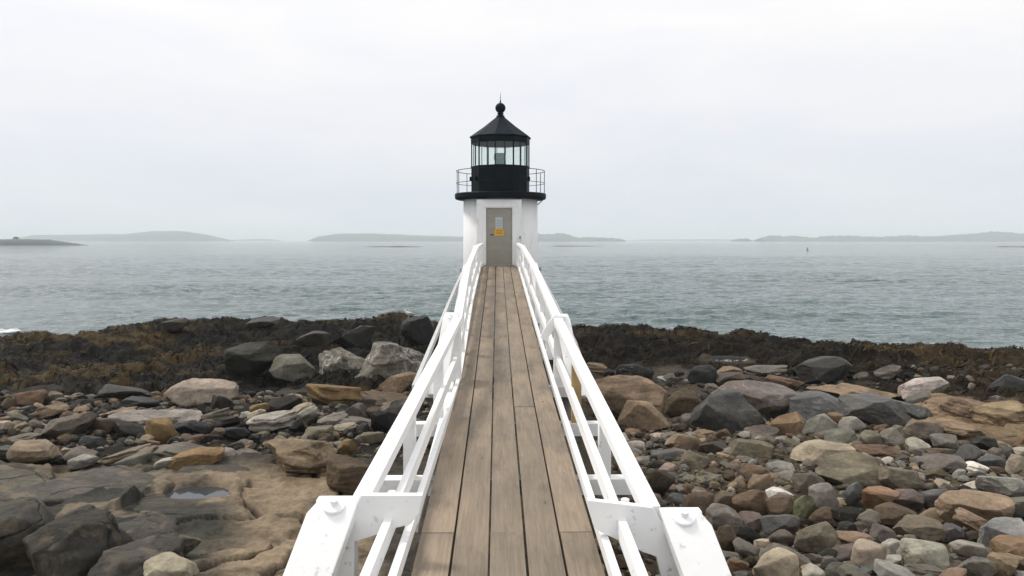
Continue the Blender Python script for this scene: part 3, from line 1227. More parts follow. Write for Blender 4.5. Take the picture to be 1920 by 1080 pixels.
# lantern drum and glazing : ten sided
rd = 54.6 * SC
lpart(MB().lathe([(rd * 1.0, LZ(364)), (rd * 1.0, EYE + 2.54), (rd * 1.02, EYE + 2.55), (rd * 1.02, EYE + 2.585), (rd * 0.9, EYE + 2.585)], 10, (LX, LY), A0), 'lantern_drum', M_black, bevel=0.004)
zb, zt = EYE + 2.585, EYE + 3.38
lpart(MB().lathe([(rd * 0.9, zt), (rd * 1.01, zt), (rd * 1.01, LZ(263)), (rd * 1.05, LZ(262))], 10, (LX, LY), A0, True), 'lantern_frieze', M_black)
for k in range(10):
    a, b_ = A0 + 2 * math.pi * k / 10, A0 + 2 * math.pi * (k + 1) / 10
    pa = Vector((LX + rd * 0.985 * math.sin(a), LY - rd * 0.985 * math.cos(a), 0))
    pb = Vector((LX + rd * 0.985 * math.sin(b_), LY - rd * 0.985 * math.cos(b_), 0))
    f = MB()
    f.bar(pa + Vector((0, 0, zb)), pa + Vector((0, 0, zt)), 0.036, 0.036, Vector((math.sin(a), -math.cos(a), 0)))
    mid = (pa + pb) / 2
    md = Vector((mid.x - LX, mid.y - LY, 0)).normalized()
    f.bar(mid + Vector((0, 0, zb)), mid + Vector((0, 0, zt)), 0.02, 0.02, md)
    f = lpart(f, 'lantern_window', M_black)
    g = MB()
    u = (pb - pa).normalized()
    for s0, s1 in ((0.05, 0.49), (0.51, 0.95)):
        c0, c1 = pa + (pb - pa) * s0, pa + (pb - pa) * s1
        vs = [g.bm.verts.new(c0 + Vector((0, 0, zb))), g.bm.verts.new(c1 + Vector((0, 0, zb))), g.bm.verts.new(c1 + Vector((0, 0, zt))), g.bm.verts.new(c0 + Vector((0, 0, zt)))]
        g.bm.faces.new(vs)
    lpart(g, 'glass', M_glass, f)
# roof
re_ = 57.5 * SC
roof = lpart(MB().lathe([(re_ * 0.98, LZ(262)), (re_, LZ(261.4)), (re_, LZ(260)), (re_ * 0.52, LZ(240.5)), (9.5 * SC, LZ(224)), (0.02, LZ(223))], 10, (LX, LY), A0), 'roof', M_roof)
pf = [(8.5 * SC, LZ(225)), (7.2 * SC, LZ(220)), (5 * SC, LZ(219)), (5 * SC, LZ(217.5)), (6.3 * SC, LZ(217)), (6.3 * SC, LZ(216)), (5 * SC, LZ(215))]
for k in range(10):
    a = math.pi * (0.14 + 0.86 * k / 9)
    pf.append((max(9.6 * SC * math.sin(a), 0.012), LZ(206) - 9.6 * SC * math.cos(a)))
pf += [(0.03, LZ(195.5)), (0.025, LZ(193.5)), (0.012, LZ(192))]
lpart(MB().lathe(pf, 28, (LX, LY)), 'ventilator_ball', M_black, roof, smooth=True)
lpart(MB().tube([(LX, LY, LZ(193)), (LX, LY, LZ(178))], [0.014, 0.006], 6), 'lightning_rod', M_steel, roof)
# lens on its pedestal
le = MB().lathe([(0.17, LZ(309.5)), (0.19, LZ(303)), (0.215, LZ(299)), (0.215, LZ(293)), (0.19, LZ(289.5)), (0.10, LZ(289))], 20, (LX - 0.02, LY))
lpart(le, 'lens', M_lens)
lpart(MB().lathe([(0.2, LZ(318)), (0.2, LZ(310)), (0.14, LZ(309.6))], 20, (LX - 0.02, LY)), 'lens_pedestal', M_black)
# bracket and vents on drum
for px_ in (883.0, 893.5, 991.5):
    d_ = (px_ - 938.5) * SC
    yy = LY - math.sqrt(max(0.01, (rd * 0.985) ** 2 - d_ * d_))
    lpart(MB().box((LX + d_, yy, LZ(337)), (0.07, 0.10, 0.16)), 'vent', M_black, bevel=0.02)
lpart(MB().tube([(LX + RT * 0.98, LY - 0.2, LZ(385)), (LX + RT * 1.12, LY - 0.2, LZ(376))], 0.018), 'stay_bracket', M_grey)
lpart(MB().tube([P(975.3, 443, DOORY - 0.02), P(975.3, 447, DOORY - 0.02)], 0.03), 'conduit_box', M_grey)

# ------------------------------------------------------------------ footbridge
fb = empty('footbridge', (0, 14, 0.6))
tag(fb, 'long plank footbridge with white railings leading to the lighthouse door', 'footbridge')
INV = Matrix.Translation((0, -14, -0.6))
DY = [1.5, 10.2, 27.0]
DZ = [EYE - 2.165, EYE - 1.85, P(936, 497.5, 27.0).z]


def zdeck(y):
    return float(np.interp(y, DY, DZ))


def xdeck(y):
    return 0.038 - 0.0056 * (y - 4.86)


def fpart(mb, name, m, parent=fb, **k):
    o = mb.build(name, m, None, **k)
    o.parent = parent
    o.matrix_parent_inverse = INV if parent == fb else Matrix.Identity(4)
    return o


PW, GAP = 0.2265, 0.0145
for lane in range(5):
    joints = [5.4, 12.5, 19.6] if lane % 2 == 0 else [8.95, 16.1, 23.2]
    ends = [1.6] + joints + [26.93]
    for a, b_ in zip(ends, ends[1:]):
        n = max(2, int((b_ - a) / 0.9))
        xo = (lane - 2) * (PW + GAP) + random.uniform(-0.002, 0.002)
        dz = random.uniform(-0.003, 0.003)
        pts = []
        for k in range(n + 1):
            y = a + 0.0015 + (b_ - a - 0.003) * k / n
            pts.append((xdeck(y) + xo, y, zdeck(y) + dz + random.uniform(-0.0015, 0.0015)))
        fpart(MB().sweep(pts, PW + random.uniform(-0.002, 0.001), 0.05), 'plank', M_wood, bevel=0.004)

# stringers and joists under the planks
for sx in (-0.42, 0.0, 0.42):
    pts = [(xdeck(y) + sx, y, zdeck(y) - 0.06) for y in np.linspace(1.6, 26.9, 24)]
    fpart(MB().sweep(pts, 0.12, 0.24), 'stringer', M_timber)

# railing nodes : (column, row, distance) of the top rail
TOP = {-1: [(678, 929, 5.0), (858, 594, 10.4), (877, 498, 17.2), (893, 462, 23.0), (903, 456, 26.85)],
       1: [(1222, 949, 5.0), (1045, 594, 10.4), (1001, 496, 17.2), (980, 461, 23.0), (970, 455, 26.85)]}
MID = {-1: [(683, 1080, 4.2), (841, 700, 9.24), (857, 662, 10.6)], 1: [(1207, 1080, 4.2), (1060, 700, 9.24), (1044, 662, 10.6)]}
LOW = {-1: [(735, 1080, 4.4), (862.5, 700, 10.7)], 1: [(1158, 1080, 4.4), (1033, 700, 10.7)]}
CAPS = {-1: [(591, 676, 929, 5.0), (833, 861, 585, 10.4), (868, 884, 496, 17.2), (887, 898, 460, 23.0)],
        1: [(1235, 1318, 951, 5.0), (1041, 1067, 588, 10.4), (993, 1008, 492, 17.2), (976, 985, 459.5, 23.0)]}
GUS = {-1: [(678, 929), (792, 929), (786, 962), (769, 984), (742, 990), (712, 1001), (664, 1016), (664, 1130), (608, 1130), (637, 1041), (655, 967)],
       1: [(1224, 952), (1102, 938), (1112, 985), (1126, 998), (1170, 1018), (1205, 1035), (1231, 1044), (1242, 1090), (1246, 1130), (1290, 1130), (1270, 1060), (1248, 990)]}
ROD = {-1: [(776, 722, 9.2), (844, 560, 15.4), (866, 510, 19.5)], 1: [(1112, 735, 8.4), (1078, 640, 10.6), (1040, 563, 14.3), (1011, 508, 19.5)]}


def lerp_y(pts, y):
    ys = [p.y for p in pts]
    return Vector((float(np.interp(y, ys, [p.x for p in pts])), y, float(np.interp(y, ys, [p.z for p in pts]))))


for s in (-1, 1):
    top = [P(*q) for q in TOP[s]]
    for a, b_ in zip(top, top[1:]):
        fpart(MB().sweep([a, b_], 0.115, 0.085), 'top_rail', M_white, bevel=0.006)
    # lower rails: near span as seen, far spans follow the deck
    mid = [P(*q) for q in MID[s]]
    d0 = (mid[1] - mid[0]) / (mid[1].y - mid[0].y)
    mid = [mid[0] + d0 * (3.0 - mid[0].y)] + mid[1:]
    sd_ = lambda y: xdeck(y) + s * 0.66
    mid += [Vector((sd_(y), y, zdeck(y) + 0.47)) for y in (17.2, 23.0, 26.85)]
    for a, b_ in zip(mid, mid[1:]):
        fpart(MB().sweep([a, b_], 0.055, 0.12), 'middle_rail', M_white, bevel=0.005)
    low = [P(*q) for q in LOW[s]]
    d0 = (low[1] - low[0]) / (low[1].y - low[0].y)
    low = [low[0] + d0 * (3.0 - low[0].y), low[1]] + [Vector((xdeck(y) + s * 0.62, y, zdeck(y) + 0.13)) for y in (17.2, 23.0, 26.9)]
    for a, b_ in zip(low, low[1:]):
        fpart(MB().sweep([a, b_], 0.05, 0.09), 'low_rail', M_white, bevel=0.005)
    # posts on outrigger cross beams
    ps = [6.8, 8.6, 10.4, 12.1, 13.8, 15.5, 17.2, 19.1, 21.0, 23.0, 24.9, 26.6]
    for y in ps:
        t_ = lerp_y(top, y)
        zb_ = zdeck(y) - 0.09
        m_ = M_tanwood if (s == 1 and y == 8.6) else M_white
        xo = 0.006 * s
        o = fpart(MB().box((t_.x + xo, y, (t_.z - 0.075 + zb_) / 2), (0.105, 0.10, t_.z - 0.075 - zb_)), 'rail_post', m_, bevel=0.006)
        if m_ is M_tanwood:
            o['label'] = 'bare tan timber rail post'
    # wide caps of the main posts with their leaning struts
    for i, (x0, x1, row, y) in enumerate(CAPS[s]):
        a = P(x0, row, y)
        b_ = P(x1, row, y)
        wd = abs(b_.x - a.x)
        c = (a + b_) / 2
        outw = 0.30 if i == 0 else 0.16
        L_ = 0.86 if i == 0 else 0.95
        foot = c + Vector((s * outw * L_, -0.95 * L_ if i == 0 else -0.75 * L_, -L_))
        up = Vector((0, 0.7, 0.7))
        mb = MB()
        bm_ = mb.bm
        th = 0.085
        if i == 0:
            nx = Vector((s, 0, 0))
            ch = 0.045          # clipped outer corner
            d = (foot - c)
            k1 = 0.10
            outl = [c - nx * (wd / 2), c + nx * (wd / 2 - ch), c + nx * (wd / 2) + d * k1 + nx * 0.012, foot + nx * wd / 2, foot - nx * wd / 2]
        else:
            nx = Vector((s, 0, 0))
            outl = [c - nx * (wd / 2), c + nx * (wd / 2 - 0.02), c + nx * (wd / 2) + (foot - c) * 0.08, foot + nx * wd / 2, foot - nx * wd / 2]
        nrm = (outl[3] - outl[4]).cross(outl[0] - outl[4]).normalized()
        if nrm.z < 0:
            nrm = -nrm
        f0 = [bm_.verts.new(v) for v in outl]
        f1 = [bm_.verts.new(v - nrm * th) for v in outl]
        bm_.faces.new(f0)
        bm_.faces.new(f1[::-1])
        for k in range(5):
            bm_.faces.new((f0[k], f1[k], f1[(k + 1) % 5], f0[(k + 1) % 5]))
        st = fpart(mb, 'strut', M_white, bevel=0.008)
        # level cap block behind the strut head
        fpart(MB().box((c.x, y + wd * 0.16, c.z - 0.075), (wd * 0.98, wd * 0.34, 0.09)), 'post_cap', M_white, bevel=0.01)
        # bolt with its washer
        bc = c + (foot - c) * 0.05
        r0 = 0.074 if i == 0 else 0.05
        tilt_ = Vector((0, 0, 1)).lerp(nrm, 0.55).normalized()
        bo = fpart(MB().tube([bc - tilt_ * 0.03, bc - tilt_ * 0.003, bc + tilt_ * 0.002], [r0, r0, r0 * 0.9], 20), 'washer', M_white)
        fpart(MB().tube([bc - tilt_ * 0.002, bc + tilt_ * (r0 * 0.55)], r0 * 0.36, 6), 'bolt', M_white, bo, bevel=0.004)
        # main post down to the beam, and pile down to the rock
        zb_ = zdeck(y) - 0.2
        gz = float(base_h(np.array([c.x]), np.array([y]))[0]) - 0.35
        fpart(MB().box((c.x, y + wd * 0.25, (c.z - 0.09 + zb_) / 2), (min(wd, 0.2), 0.14, c.z - 0.09 - zb_)), 'main_post', M_white, bevel=0.008)
        fpart(MB().tube([(c.x, y + 0.1, zb_ - 0.02), (c.x + s * 0.12, y + 0.1, gz)], 0.11, 14), 'pile', M_timber, smooth=True)
    # bracket plate beside the first main post
    yg = 4.97
    gp = MB().plate([P(a, b_, yg) for a, b_ in GUS[s]], 0.06)
    fpart(gp, 'bracket_plate', M_white, bevel=0.005)
    g2 = [(1041, 590), (1062, 594), (1044, 612), (1034, 624), (1024, 641), (1013, 632), (1019, 620), (1031, 601)]
    if s > 0:
        fpart(MB().plate([P(a_, b_, 10.32) for a_, b_ in g2], 0.05), 'bracket_plate', M_white, bevel=0.004)
    bc = P(735 if s < 0 else 1172, 930 if s < 0 else 944, yg + 0.15)
    fpart(MB().lathe([(0.028, bc.z - 0.03), (0.028, bc.z + 0.03), (0.02, bc.z + 0.034)], 8, (bc.x, bc.y)), 'bracket_bolt', M_white)
    # outer guy boards
    rod = [P(*q) for q in ROD[s]]
    fpart(MB().sweep(rod, 0.05, 0.09), 'side_brace', M_greyboard, bevel=0.004)
# cross beams under the posts
for y in (4.7, 6.8, 8.6, 10.4, 13.8, 17.2, 21.0, 23.0, 26.0):
    hw = 1.12 if y < 12 else 0.95
    fpart(MB().box((xdeck(y), y, zdeck(y) - 0.155), (2 * hw, 0.15, 0.14)), 'cross_beam', M_white, bevel=0.006)
# kerb board along each deck edge on the beams
for s in (-1, 1):
    pts = [(xdeck(y) + s * 0.665, y, zdeck(y) - 0.012) for y in np.linspace(5.6, 26.8, 20)]
    fpart(MB().sweep(pts, 0.06, 0.07), 'edge_board', M_white, bevel=0.004)

# ------------------------------------------------------------------ rocks
_ico = {}


def ico(sub):
    if sub not in _ico:
        bm = bmesh.new()
        bmesh.ops.create_icosphere(bm, subdivisions=sub, radius=1)
        bm.verts.ensure_lookup_table()
        V = np.array([v.co[:] for v in bm.verts])
        F = np.array([[v.index for v in f.verts] for f in bm.faces])
        bm.free()
        _ico[sub] = (V / np.linalg.norm(V, axis=1, keepdims=True), F)
    return _ico[sub]


def rock_shape(style, sub, seed):
    g = np.random.default_rng(seed)
    D, F = ico(sub)
    if style == 'round':
        n, p, lo, hi, nz = 9, 20.0, 0.70, 1.12, 0.06
    elif style == 'ang':
        n, p, lo, hi, nz = 8, 140.0, 0.50, 0.92, 0.045
    elif style == 'slab':
        n, p, lo, hi, nz = 9, 110.0, 0.56, 1.05, 0.05
    elif style == 'ledge':
        n, p, lo, hi, nz = 13, 60.0, 0.6, 1.1, 0.14
    elif style == 'bed':
        n, p, lo, hi, nz = 9, 30.0, 0.66, 1.1, 0.09
    else:                                   # 'blk'
        n, p, lo, hi, nz = 7, 110.0, 0.62, 1.05, 0.045
    nr = g.normal(size=(n, 3))
    nr /= np.linalg.norm(nr, axis=1, keepdims=True)
    d = g.uniform(lo, hi, n)
    ax = np.array([[1, 0, 0], [-1, 0, 0], [0, 1, 0], [0, -1, 0], [0, 0, 1], [0, 0, -1]], float)
    ax = ax + g.normal(scale=0.16, size=ax.shape)
    ax /= np.linalg.norm(ax, axis=1, keepdims=True)
    da = g.uniform(0.85, 1.0, 6)
    if style in ('slab', 'ledge', 'bed'):
        da[4:] *= 0.72
    nr = np.concatenate([nr, ax])
    d = np.concatenate([d, da])
    q = np.maximum(D @ nr.T, 0) / d[None]
    r = (np.sum(q ** p, axis=1) + 1e-9) ** (-1.0 / p)
    V = D * r[:, None]
    o = g.uniform(0, 90, 3)
    V = V * (1 + nz * fbm(V * 1.7 + o, 4)[:, None])
    # flat breaks where corners have been knocked off
    for _ in range({'round': 4, 'ang': 15, 'slab': 12, 'ledge': 12, 'bed': 9, 'blk': 12}[style]):
        cn = g.normal(size=3)
        cn /= np.linalg.norm(cn)
        t = V @ cn
        lim = t.max() * g.uniform(0.80, 0.95)
        V = V - np.maximum(t - lim, 0)[:, None] * cn[None]
    V = V + 0.014 * fbm(V * 6.5 + o, 3)[:, None] * D
    if style in ('ledge', 'slab'):
        k = V[:, 2] * 4.5 + 0.7 * fbm(V * np.array([1.2, 1.2, 0.6]) + o, 3) + V[:, 0] * 0.5
        V[:, :2] *= (1 + 0.045 * np.tanh(3 * np.sin(k * 2.2)))[:, None]
    return V, F


C = dict(tan=(.30, .215, .135), paletan=(.40, .33, .25), pale=(.42, .39, .35), white=(.72, .70, .66), gray=(.172, .160, .138), ltgray=(.27, .26, .24),
         dark=(.048, .046, .043), black=(.024, .025, .027), brown=(.135, .095, .062), dkbrown=(.062, .046, .033), rust=(.165, .105, .068),
         ochre=(.27, .17, .06), olive=(.185, .165, .115), green=(.15, .155, .08), slate=(.105, .113, .115), mauve=(.165, .132, .118), pink=(.36, .285, .235),
         blue=(.33, .345, .365), weed=(.034, .029, .020), orange=(.27, .175, .10))
C.update(bedgrey=(.105, .098, .083), beddark=(.072, .069, .061))
for k_, v_ in C.items():
    f_ = 0.80 if k_ in ('pale', 'white', 'pink', 'blue', 'paletan') else 0.78
    g_ = sum(v_) / 3
    k2_ = 0.45 if k_ in ('slate', 'blue') else 0.74
    C[k_] = tuple((g_ + (x_ - g_) * k2_) * f_ * t_ for x_, t_ in zip(v_, (1.03, 1.0, 0.93)))
CNAME = dict(bedgrey='grey', beddark='dark grey', tan='tan', paletan='pale tan', pale='pale', white='white', gray='grey', ltgray='light grey', dark='dark grey', black='black', brown='brown',
             dkbrown='dark brown', rust='rust brown', ochre='ochre', olive='olive grey', green='green tinged', slate='slate grey', mauve='mauve grey', pink='pinkish',
             blue='bluish grey', weed='weed covered', orange='orange brown')

# x0,y0,x1,y1 of the outline in the photograph, form, colour, surface, tilt in degrees, description, landmark
HAND = [
    # ---- left shore
    (320, 712, 440, 764, 'round', 'pink', 'p', -8, 'large smooth pale boulder', 1),
    (72, 757, 130, 787, 'slab', 'tan', 's', -18, 'slanted tan slab with split edge', 0),
    (84, 776, 168, 824, 'blk', 'mauve', 'p', -12, 'pinkish grey block with rounded shoulder', 1),
    (178, 764, 250, 784, 'slab', 'tan', 's', -14, 'thin brown splintered slab', 0),
    (222, 766, 376, 796, 'slab', 'ltgray', 's', 3, 'long flat layered slab', 1),
    (218, 787, 270, 826, 'ang', 'dark', 'd', 20, 'dark angular boulder', 0),
    (273, 786, 327, 830, 'round', 'ochre', 'p', 25, 'egg shaped ochre stone', 1),
    (168, 783, 222, 816, 'round', 'dkbrown', 'd', 0, 'dark brown lump', 0),
    (328, 788, 392, 818, 'ang', 'black', 'd', 0, 'black broken rock', 0),
    (25, 828, 108, 876, 'ang', 'tan', 'v', 0, 'cracked tan pyramid rock', 1),
    (-10, 834, 62, 864, 'slab', 'dark', 'd', 4, 'dark flat slab at the left edge', 0),
    (-6, 814, 68, 833, 'slab', 'gray', 's', -8, 'thin slab with pale edge', 0),
    (121, 841, 180, 868, 'round', 'gray', 'p', 5, 'rounded hump backed stone', 0),
    (128, 854, 180, 876, 'round', 'ltgray', 'p', 0, 'pale loaf shaped stone', 0),
    (176, 832, 286, 870, 'slab', 'olive', 's', -16, 'long leaning splinter of rock', 1),
    (224, 847, 286, 878, 'round', 'gray', 'p', -14, 'grey oval stone', 0),
    (294, 832, 384, 862, 'slab', 'gray', 'p', 8, 'grey wedge slab', 0),
    (328, 839, 420, 880, 'ang', 'ochre', 'r', -12, 'ochre topped wedge stone', 1),
    (291, 857, 340, 882, 'round', 'pale', 'p', -12, 'small pale nodule', 0),
    (28, 732, 84, 762, 'round', 'rust', 'r', -10, 'rusty orange rock among weed', 0),
    (188, 722, 276, 752, 'round', 'weed', 'd', 0, 'mossy dark hummock', 0),
    (422, 644, 522, 714, 'ang', 'dark', 's', -30, 'jagged upturned dark boulder', 1),
    (513, 666, 598, 716, 'ang', 'gray', 'p', 5, 'grey square shouldered outcrop', 0),
    (594, 655, 690, 716, 'ledge', 'gray', 'w', -4, 'white streaked grey outcrop', 1),
    (668, 644, 806, 718, 'ledge', 'gray', 'w', -6, 'big bird streaked outcrop beside the railing', 1),
    (578, 719, 676, 764, 'slab', 'ochre', 'r', 10, 'ochre brown tilted slab', 1),
    (712, 699, 790, 742, 'ang', 'tan', 'p', -10, 'tan hump close to the railing', 0),
    (672, 735, 772, 758, 'slab', 'brown', 'p', 0, 'long low brown slab', 0),
    (501, 742, 562, 774, 'ang', 'dark', 'p', -16, 'dark peaked stone', 0),
    (543, 754, 584, 780, 'slab', 'paletan', 'p', -24, 'pale leaning tablet of stone', 1),
    (558, 762, 600, 792, 'slab', 'ltgray', 's', -35, 'narrow pale slab tipped on edge', 0),
    (466, 771, 552, 808, 'slab', 'pale', 's', -6, 'pale flat topped slab', 1),
    (468, 756, 507, 776, 'round', 'ochre', 'p', 0, 'small ochre cobble', 0),
    (464, 768, 497, 788, 'slab', 'paletan', 'p', -28, 'finger of pale stone', 0),
    (451, 771, 470, 786, 'round', 'white', 'p', 0, 'small white cobble', 0),
    (598, 774, 650, 802, 'slab', 'ltgray', 's', -14, 'layered light grey stone', 0),
    (634, 781, 702, 802, 'slab', 'gray', 'p', 8, 'long grey bar of stone', 0),
    (621, 794, 668, 812, 'slab', 'paletan', 'p', -8, 'pale diamond shaped slab', 0),
    (566, 799, 624, 824, 'round', 'olive', 'p', -8, 'olive grey cobble', 0),
    (647, 757, 692, 790, 'blk', 'gray', 'p', 0, 'grey cube of rock', 0),
    (687, 764, 714, 788, 'blk', 'brown', 'p', 0, 'small brown cube', 0),
    (698, 769, 748, 808, 'ang', 'black', 'd', 0, 'black rock under the railing', 0),
    (714, 749, 768, 792, 'ang', 'gray', 'w', 0, 'streaky grey rock by the railing', 0),
    (674, 809, 720, 834, 'round', 'olive', 'p', -8, 'greenish oval stone', 0),
    (484, 826, 628, 890, 'ledge', 'tan', 's', 2, 'broad tan ledge block', 1),
    (606, 833, 634, 872, 'blk', 'dark', 'd', 0, 'dark cube beside the tan ledge', 0),
    (611, 860, 706, 928, 'round', 'brown', 's', -6, 'big brown rounded boulder by the railing', 1),
    (630, 824, 668, 858, 'ang', 'ochre', 'p', 0, 'ochre chunk', 0),
    (275, 1044, 366, 1100, 'round', 'paletan', 'p', -8, 'smooth tan boulder at the bottom edge', 1),
    (60, 874, 316, 964, 'bed', 'bedgrey', 'b', 2, 'broad smooth dark grey slab', 1),
    (-40, 880, 96, 952, 'bed', 'bedgrey', 'b', 4, 'grey sloping slab at the left edge', 0),
    (72, 962, 232, 1100, 'bed', 'beddark', 'b', 0, 'big domed dark slab in the left corner', 1),
    (222, 966, 350, 1026, 'bed', 'beddark', 'b', 3, 'low dark domed slab', 0),
    (-60, 950, 84, 1100, 'bed', 'beddark', 'b', -4, 'dark slab in the bottom left corner', 0),
    (196, 1012, 330, 1096, 'bed', 'beddark', 'b', 4, 'dark wedge of bedrock behind the smooth tan boulder', 0),
    (300, 1000, 372, 1044, 'ang', 'gray', 's', -14, 'small broken grey crag', 0),
    (340, 866, 480, 898, 'bed', 'bedgrey', 's', 2, 'thin grey shelf above the pool', 0),
    (392, 740, 440, 775, 'ang', 'dark', 'd', 0, 'dark stone at the foot of the pale boulder', 0),
    (378, 766, 430, 792, 'slab', 'gray', 's', -18, 'grey tilted flake', 0),
    (398, 780, 450, 806, 'slab', 'dark', 's', -10, 'dark tilted flake', 0),
    (150, 818, 200, 842, 'ang', 'black', 'd', 0, 'black stone in the gap', 0),
    (420, 800, 470, 826, 'ang', 'black', 'd', 0, 'black wedge behind the tan ledge', 0),
    (436, 842, 492, 868, 'slab', 'gray', 's', 6, 'flaky grey ledge stone', 0),
    (228, 745, 300, 768, 'round', 'black', 'd', 0, 'low black boulder', 0),
    # ---- ridge
    (755, 593, 812, 652, 'ang', 'black', 'd', 0, 'dark block on the ridge beside the railing', 1),
    (622, 611, 702, 652, 'ang', 'black', 'd', -10, 'weed dark boulder on the ridge', 1),
    (560, 622, 624, 654, 'round', 'weed', 'd', 0, 'low weedy boulder on the ridge', 0),
    (296, 599, 350, 624, 'ang', 'weed', 'd', -10, 'weedy knob on the skyline', 1),
    (466, 596, 520, 616, 'ang', 'dark', 'd', -10, 'dark peak on the skyline', 1),
    # ---- right, far
    (1158, 684, 1224, 716, 'round', 'black', 'v', 0, 'black boulder with pale rim', 1),
    (1096, 680, 1136, 700, 'slab', 'tan', 'p', 0, 'tan slab near the railing', 0),
    (1342, 687, 1392, 707, 'blk', 'tan', 'p', 4, 'small tan block with white end', 0),
    (1400, 684, 1474, 704, 'slab', 'gray', 'p', -4, 'flat grey brown slab', 0),
    (1292, 687, 1348, 724, 'round', 'black', 'd', 0, 'black boulder right of the pool', 1),
    (1340, 700, 1400, 724, 'ang', 'dkbrown', 'd', 0, 'dark brown broken rock', 0),
    (1436, 704, 1504, 726, 'ang', 'rust', 'r', 4, 'reddish rock below the weed', 0),
    (1494, 670, 1592, 722, 'ang', 'dark', 'd', -8, 'dark overhanging slab with pale top', 1),
    (1640, 684, 1690, 712, 'slab', 'gray', 's', -22, 'slab tipped up on the weed', 0),
    (1686, 707, 1772, 750, 'blk', 'pale', 'w', -20, 'whitish log shaped boulder', 1),
    (1700, 735, 1750, 768, 'ang', 'gray', 'p', 0, 'grey stone under the whitish boulder', 0),
    (1528, 720, 1700, 756, 'ledge', 'tan', 's', 5, 'long tan ledge', 1),
    (1860, 705, 1935, 745, 'ang', 'black', 'd', 0, 'black rock at the right edge', 0),
    # ---- right outcrops
    (1096, 706, 1252, 806, 'blk', 'tan', 's', 4, 'huge cracked tan boulder by the railing', 1),
    (1160, 750, 1256, 816, 'blk', 'tan', 'p', 6, 'tan lower block', 0),
    (1246, 732, 1312, 786, 'round', 'brown', 's', 10, 'rounded brown boulder', 1),
    (1296, 734, 1424, 818, 'ang', 'slate', 'v', 8, 'blue black outcrop with white veins', 1),
    (1340, 716, 1510, 790, 'ang', 'mauve', 'v', 6, 'pinkish veined outcrop', 1),
    (1480, 738, 1612, 800, 'ang', 'slate', 'v', 5, 'slate blue outcrop', 1),
    (1570, 742, 1700, 802, 'ang', 'slate', 'd', 8, 'middle slate outcrop below the long tan ledge', 0),
    (1650, 750, 1750, 798, 'ang', 'slate', 'v', 10, 'low end of the slate outcrop', 0),
    (1742, 742, 1870, 800, 'ledge', 'tan', 's', 6, 'stepped tan ledge at right', 1),
    (1830, 755, 1945, 812, 'ledge', 'tan', 's', 4, 'weathered tan shelf at the right edge', 1),
    (1725, 786, 1850, 830, 'ledge', 'tan', 's', 8, 'sloping tan apron', 0),
    (1276, 778, 1326, 810, 'round', 'mauve', 'p', 0, 'reddish grey stone', 0),
    (1246, 811, 1312, 852, 'ang', 'tan', 'p', 8, 'tan angular cobble', 1),
    (1212, 812, 1252, 834, 'slab', 'paletan', 'p', 0, 'flat pale cobble', 0),
    (1308, 827, 1372, 862, 'ang', 'dkbrown', 'd', 0, 'dark wedge stone', 0),
    (1366, 825, 1452, 874, 'blk', 'olive', 'p', 4, 'big olive grey block', 1),
    (1394, 799, 1458, 834, 'ang', 'mauve', 'p', -6, 'mauve tilted stone', 0),
    (1219, 844, 1278, 876, 'round', 'slate', 'd', 0, 'blue grey cobble', 0),
    (1256, 841, 1294, 870, 'round', 'olive', 'p', 20, 'upright oval cobble', 0),
    (1234, 869, 1280, 898, 'ang', 'pink', 'p', 8, 'pinkish pale cobble', 0),
    (1275, 849, 1334, 894, 'ang', 'olive', 'p', 0, 'ridged olive stone', 1),
    (1323, 867, 1353, 894, 'round', 'tan', 'p', 0, 'small tan cobble', 0),
    (1345, 861, 1380, 878, 'round', 'tan', 'p', 0, 'flattish tan pebble stone', 0),
    (1348, 874, 1380, 893, 'round', 'gray', 'p', 0, 'small grey cobble', 0),
    (1440, 774, 1512, 828, 'ang', 'orange', 'r', -20, 'orange stained rock', 1),
    (1502, 776, 1570, 820, 'ang', 'ltgray', 'p', -14, 'light grey leaning wedge', 1),
    (1550, 774, 1586, 804, 'round', 'orange', 'r', 0, 'orange capped stone', 0),
    (1534, 803, 1604, 836, 'ang', 'gray', 'p', -14, 'dark sided grey stone', 0),
    (1568, 783, 1624, 820, 'ang', 'ltgray', 'p', -10, 'split grey stone', 0),
    (1606, 807, 1654, 842, 'ang', 'olive', 'p', -14, 'olive pointed stone', 0),
    (1648, 806, 1702, 842, 'ang', 'gray', 'p', 8, 'triangular grey stone', 0),
    (1692, 788, 1772, 836, 'round', 'mauve', 'p', 6, 'two toned rounded boulder', 1),
    (1700, 822, 1744, 846, 'ang', 'pale', 'p', 8, 'pale pointed cobble', 0),
    (1486, 829, 1606, 886, 'blk', 'paletan', 'p', 4, 'large pale tan boulder', 1),
    (1602, 834, 1684, 864, 'slab', 'rust', 'r', 0, 'rust and white mottled slab', 0),
    (1532, 853, 1650, 922, 'ang', 'olive', 's', -6, 'big olive triangular boulder', 1),
    (1646, 873, 1740, 930, 'ang', 'olive', 'p', 14, 'grey olive wedge boulder', 1),
    (1720, 854, 1812, 884, 'blk', 'gray', 'p', 2, 'long dark faced bar', 1),
    (1790, 834, 1838, 868, 'ang', 'slate', 'p', 0, 'slate block', 0),
    (1808, 867, 1854, 887, 'slab', 'white', 'p', 4, 'flat white stone', 0),
    (1834, 853, 1884, 880, 'ang', 'slate', 'd', 6, 'dark slate shard', 0),
    (1886, 852, 1916, 892, 'ang', 'paletan', 'p', 10, 'upright pale shard', 0),
    (1748, 815, 1800, 846, 'ang', 'gray', 'p', 0, 'grey lump above the long bar', 0),
    # ---- right, near
    (1210, 884, 1264, 942, 'round', 'dkbrown', 'p', 35, 'dark brown leaning oval', 1),
    (1242, 887, 1273, 914, 'round', 'slate', 'p', 10, 'slate round cobble', 0),
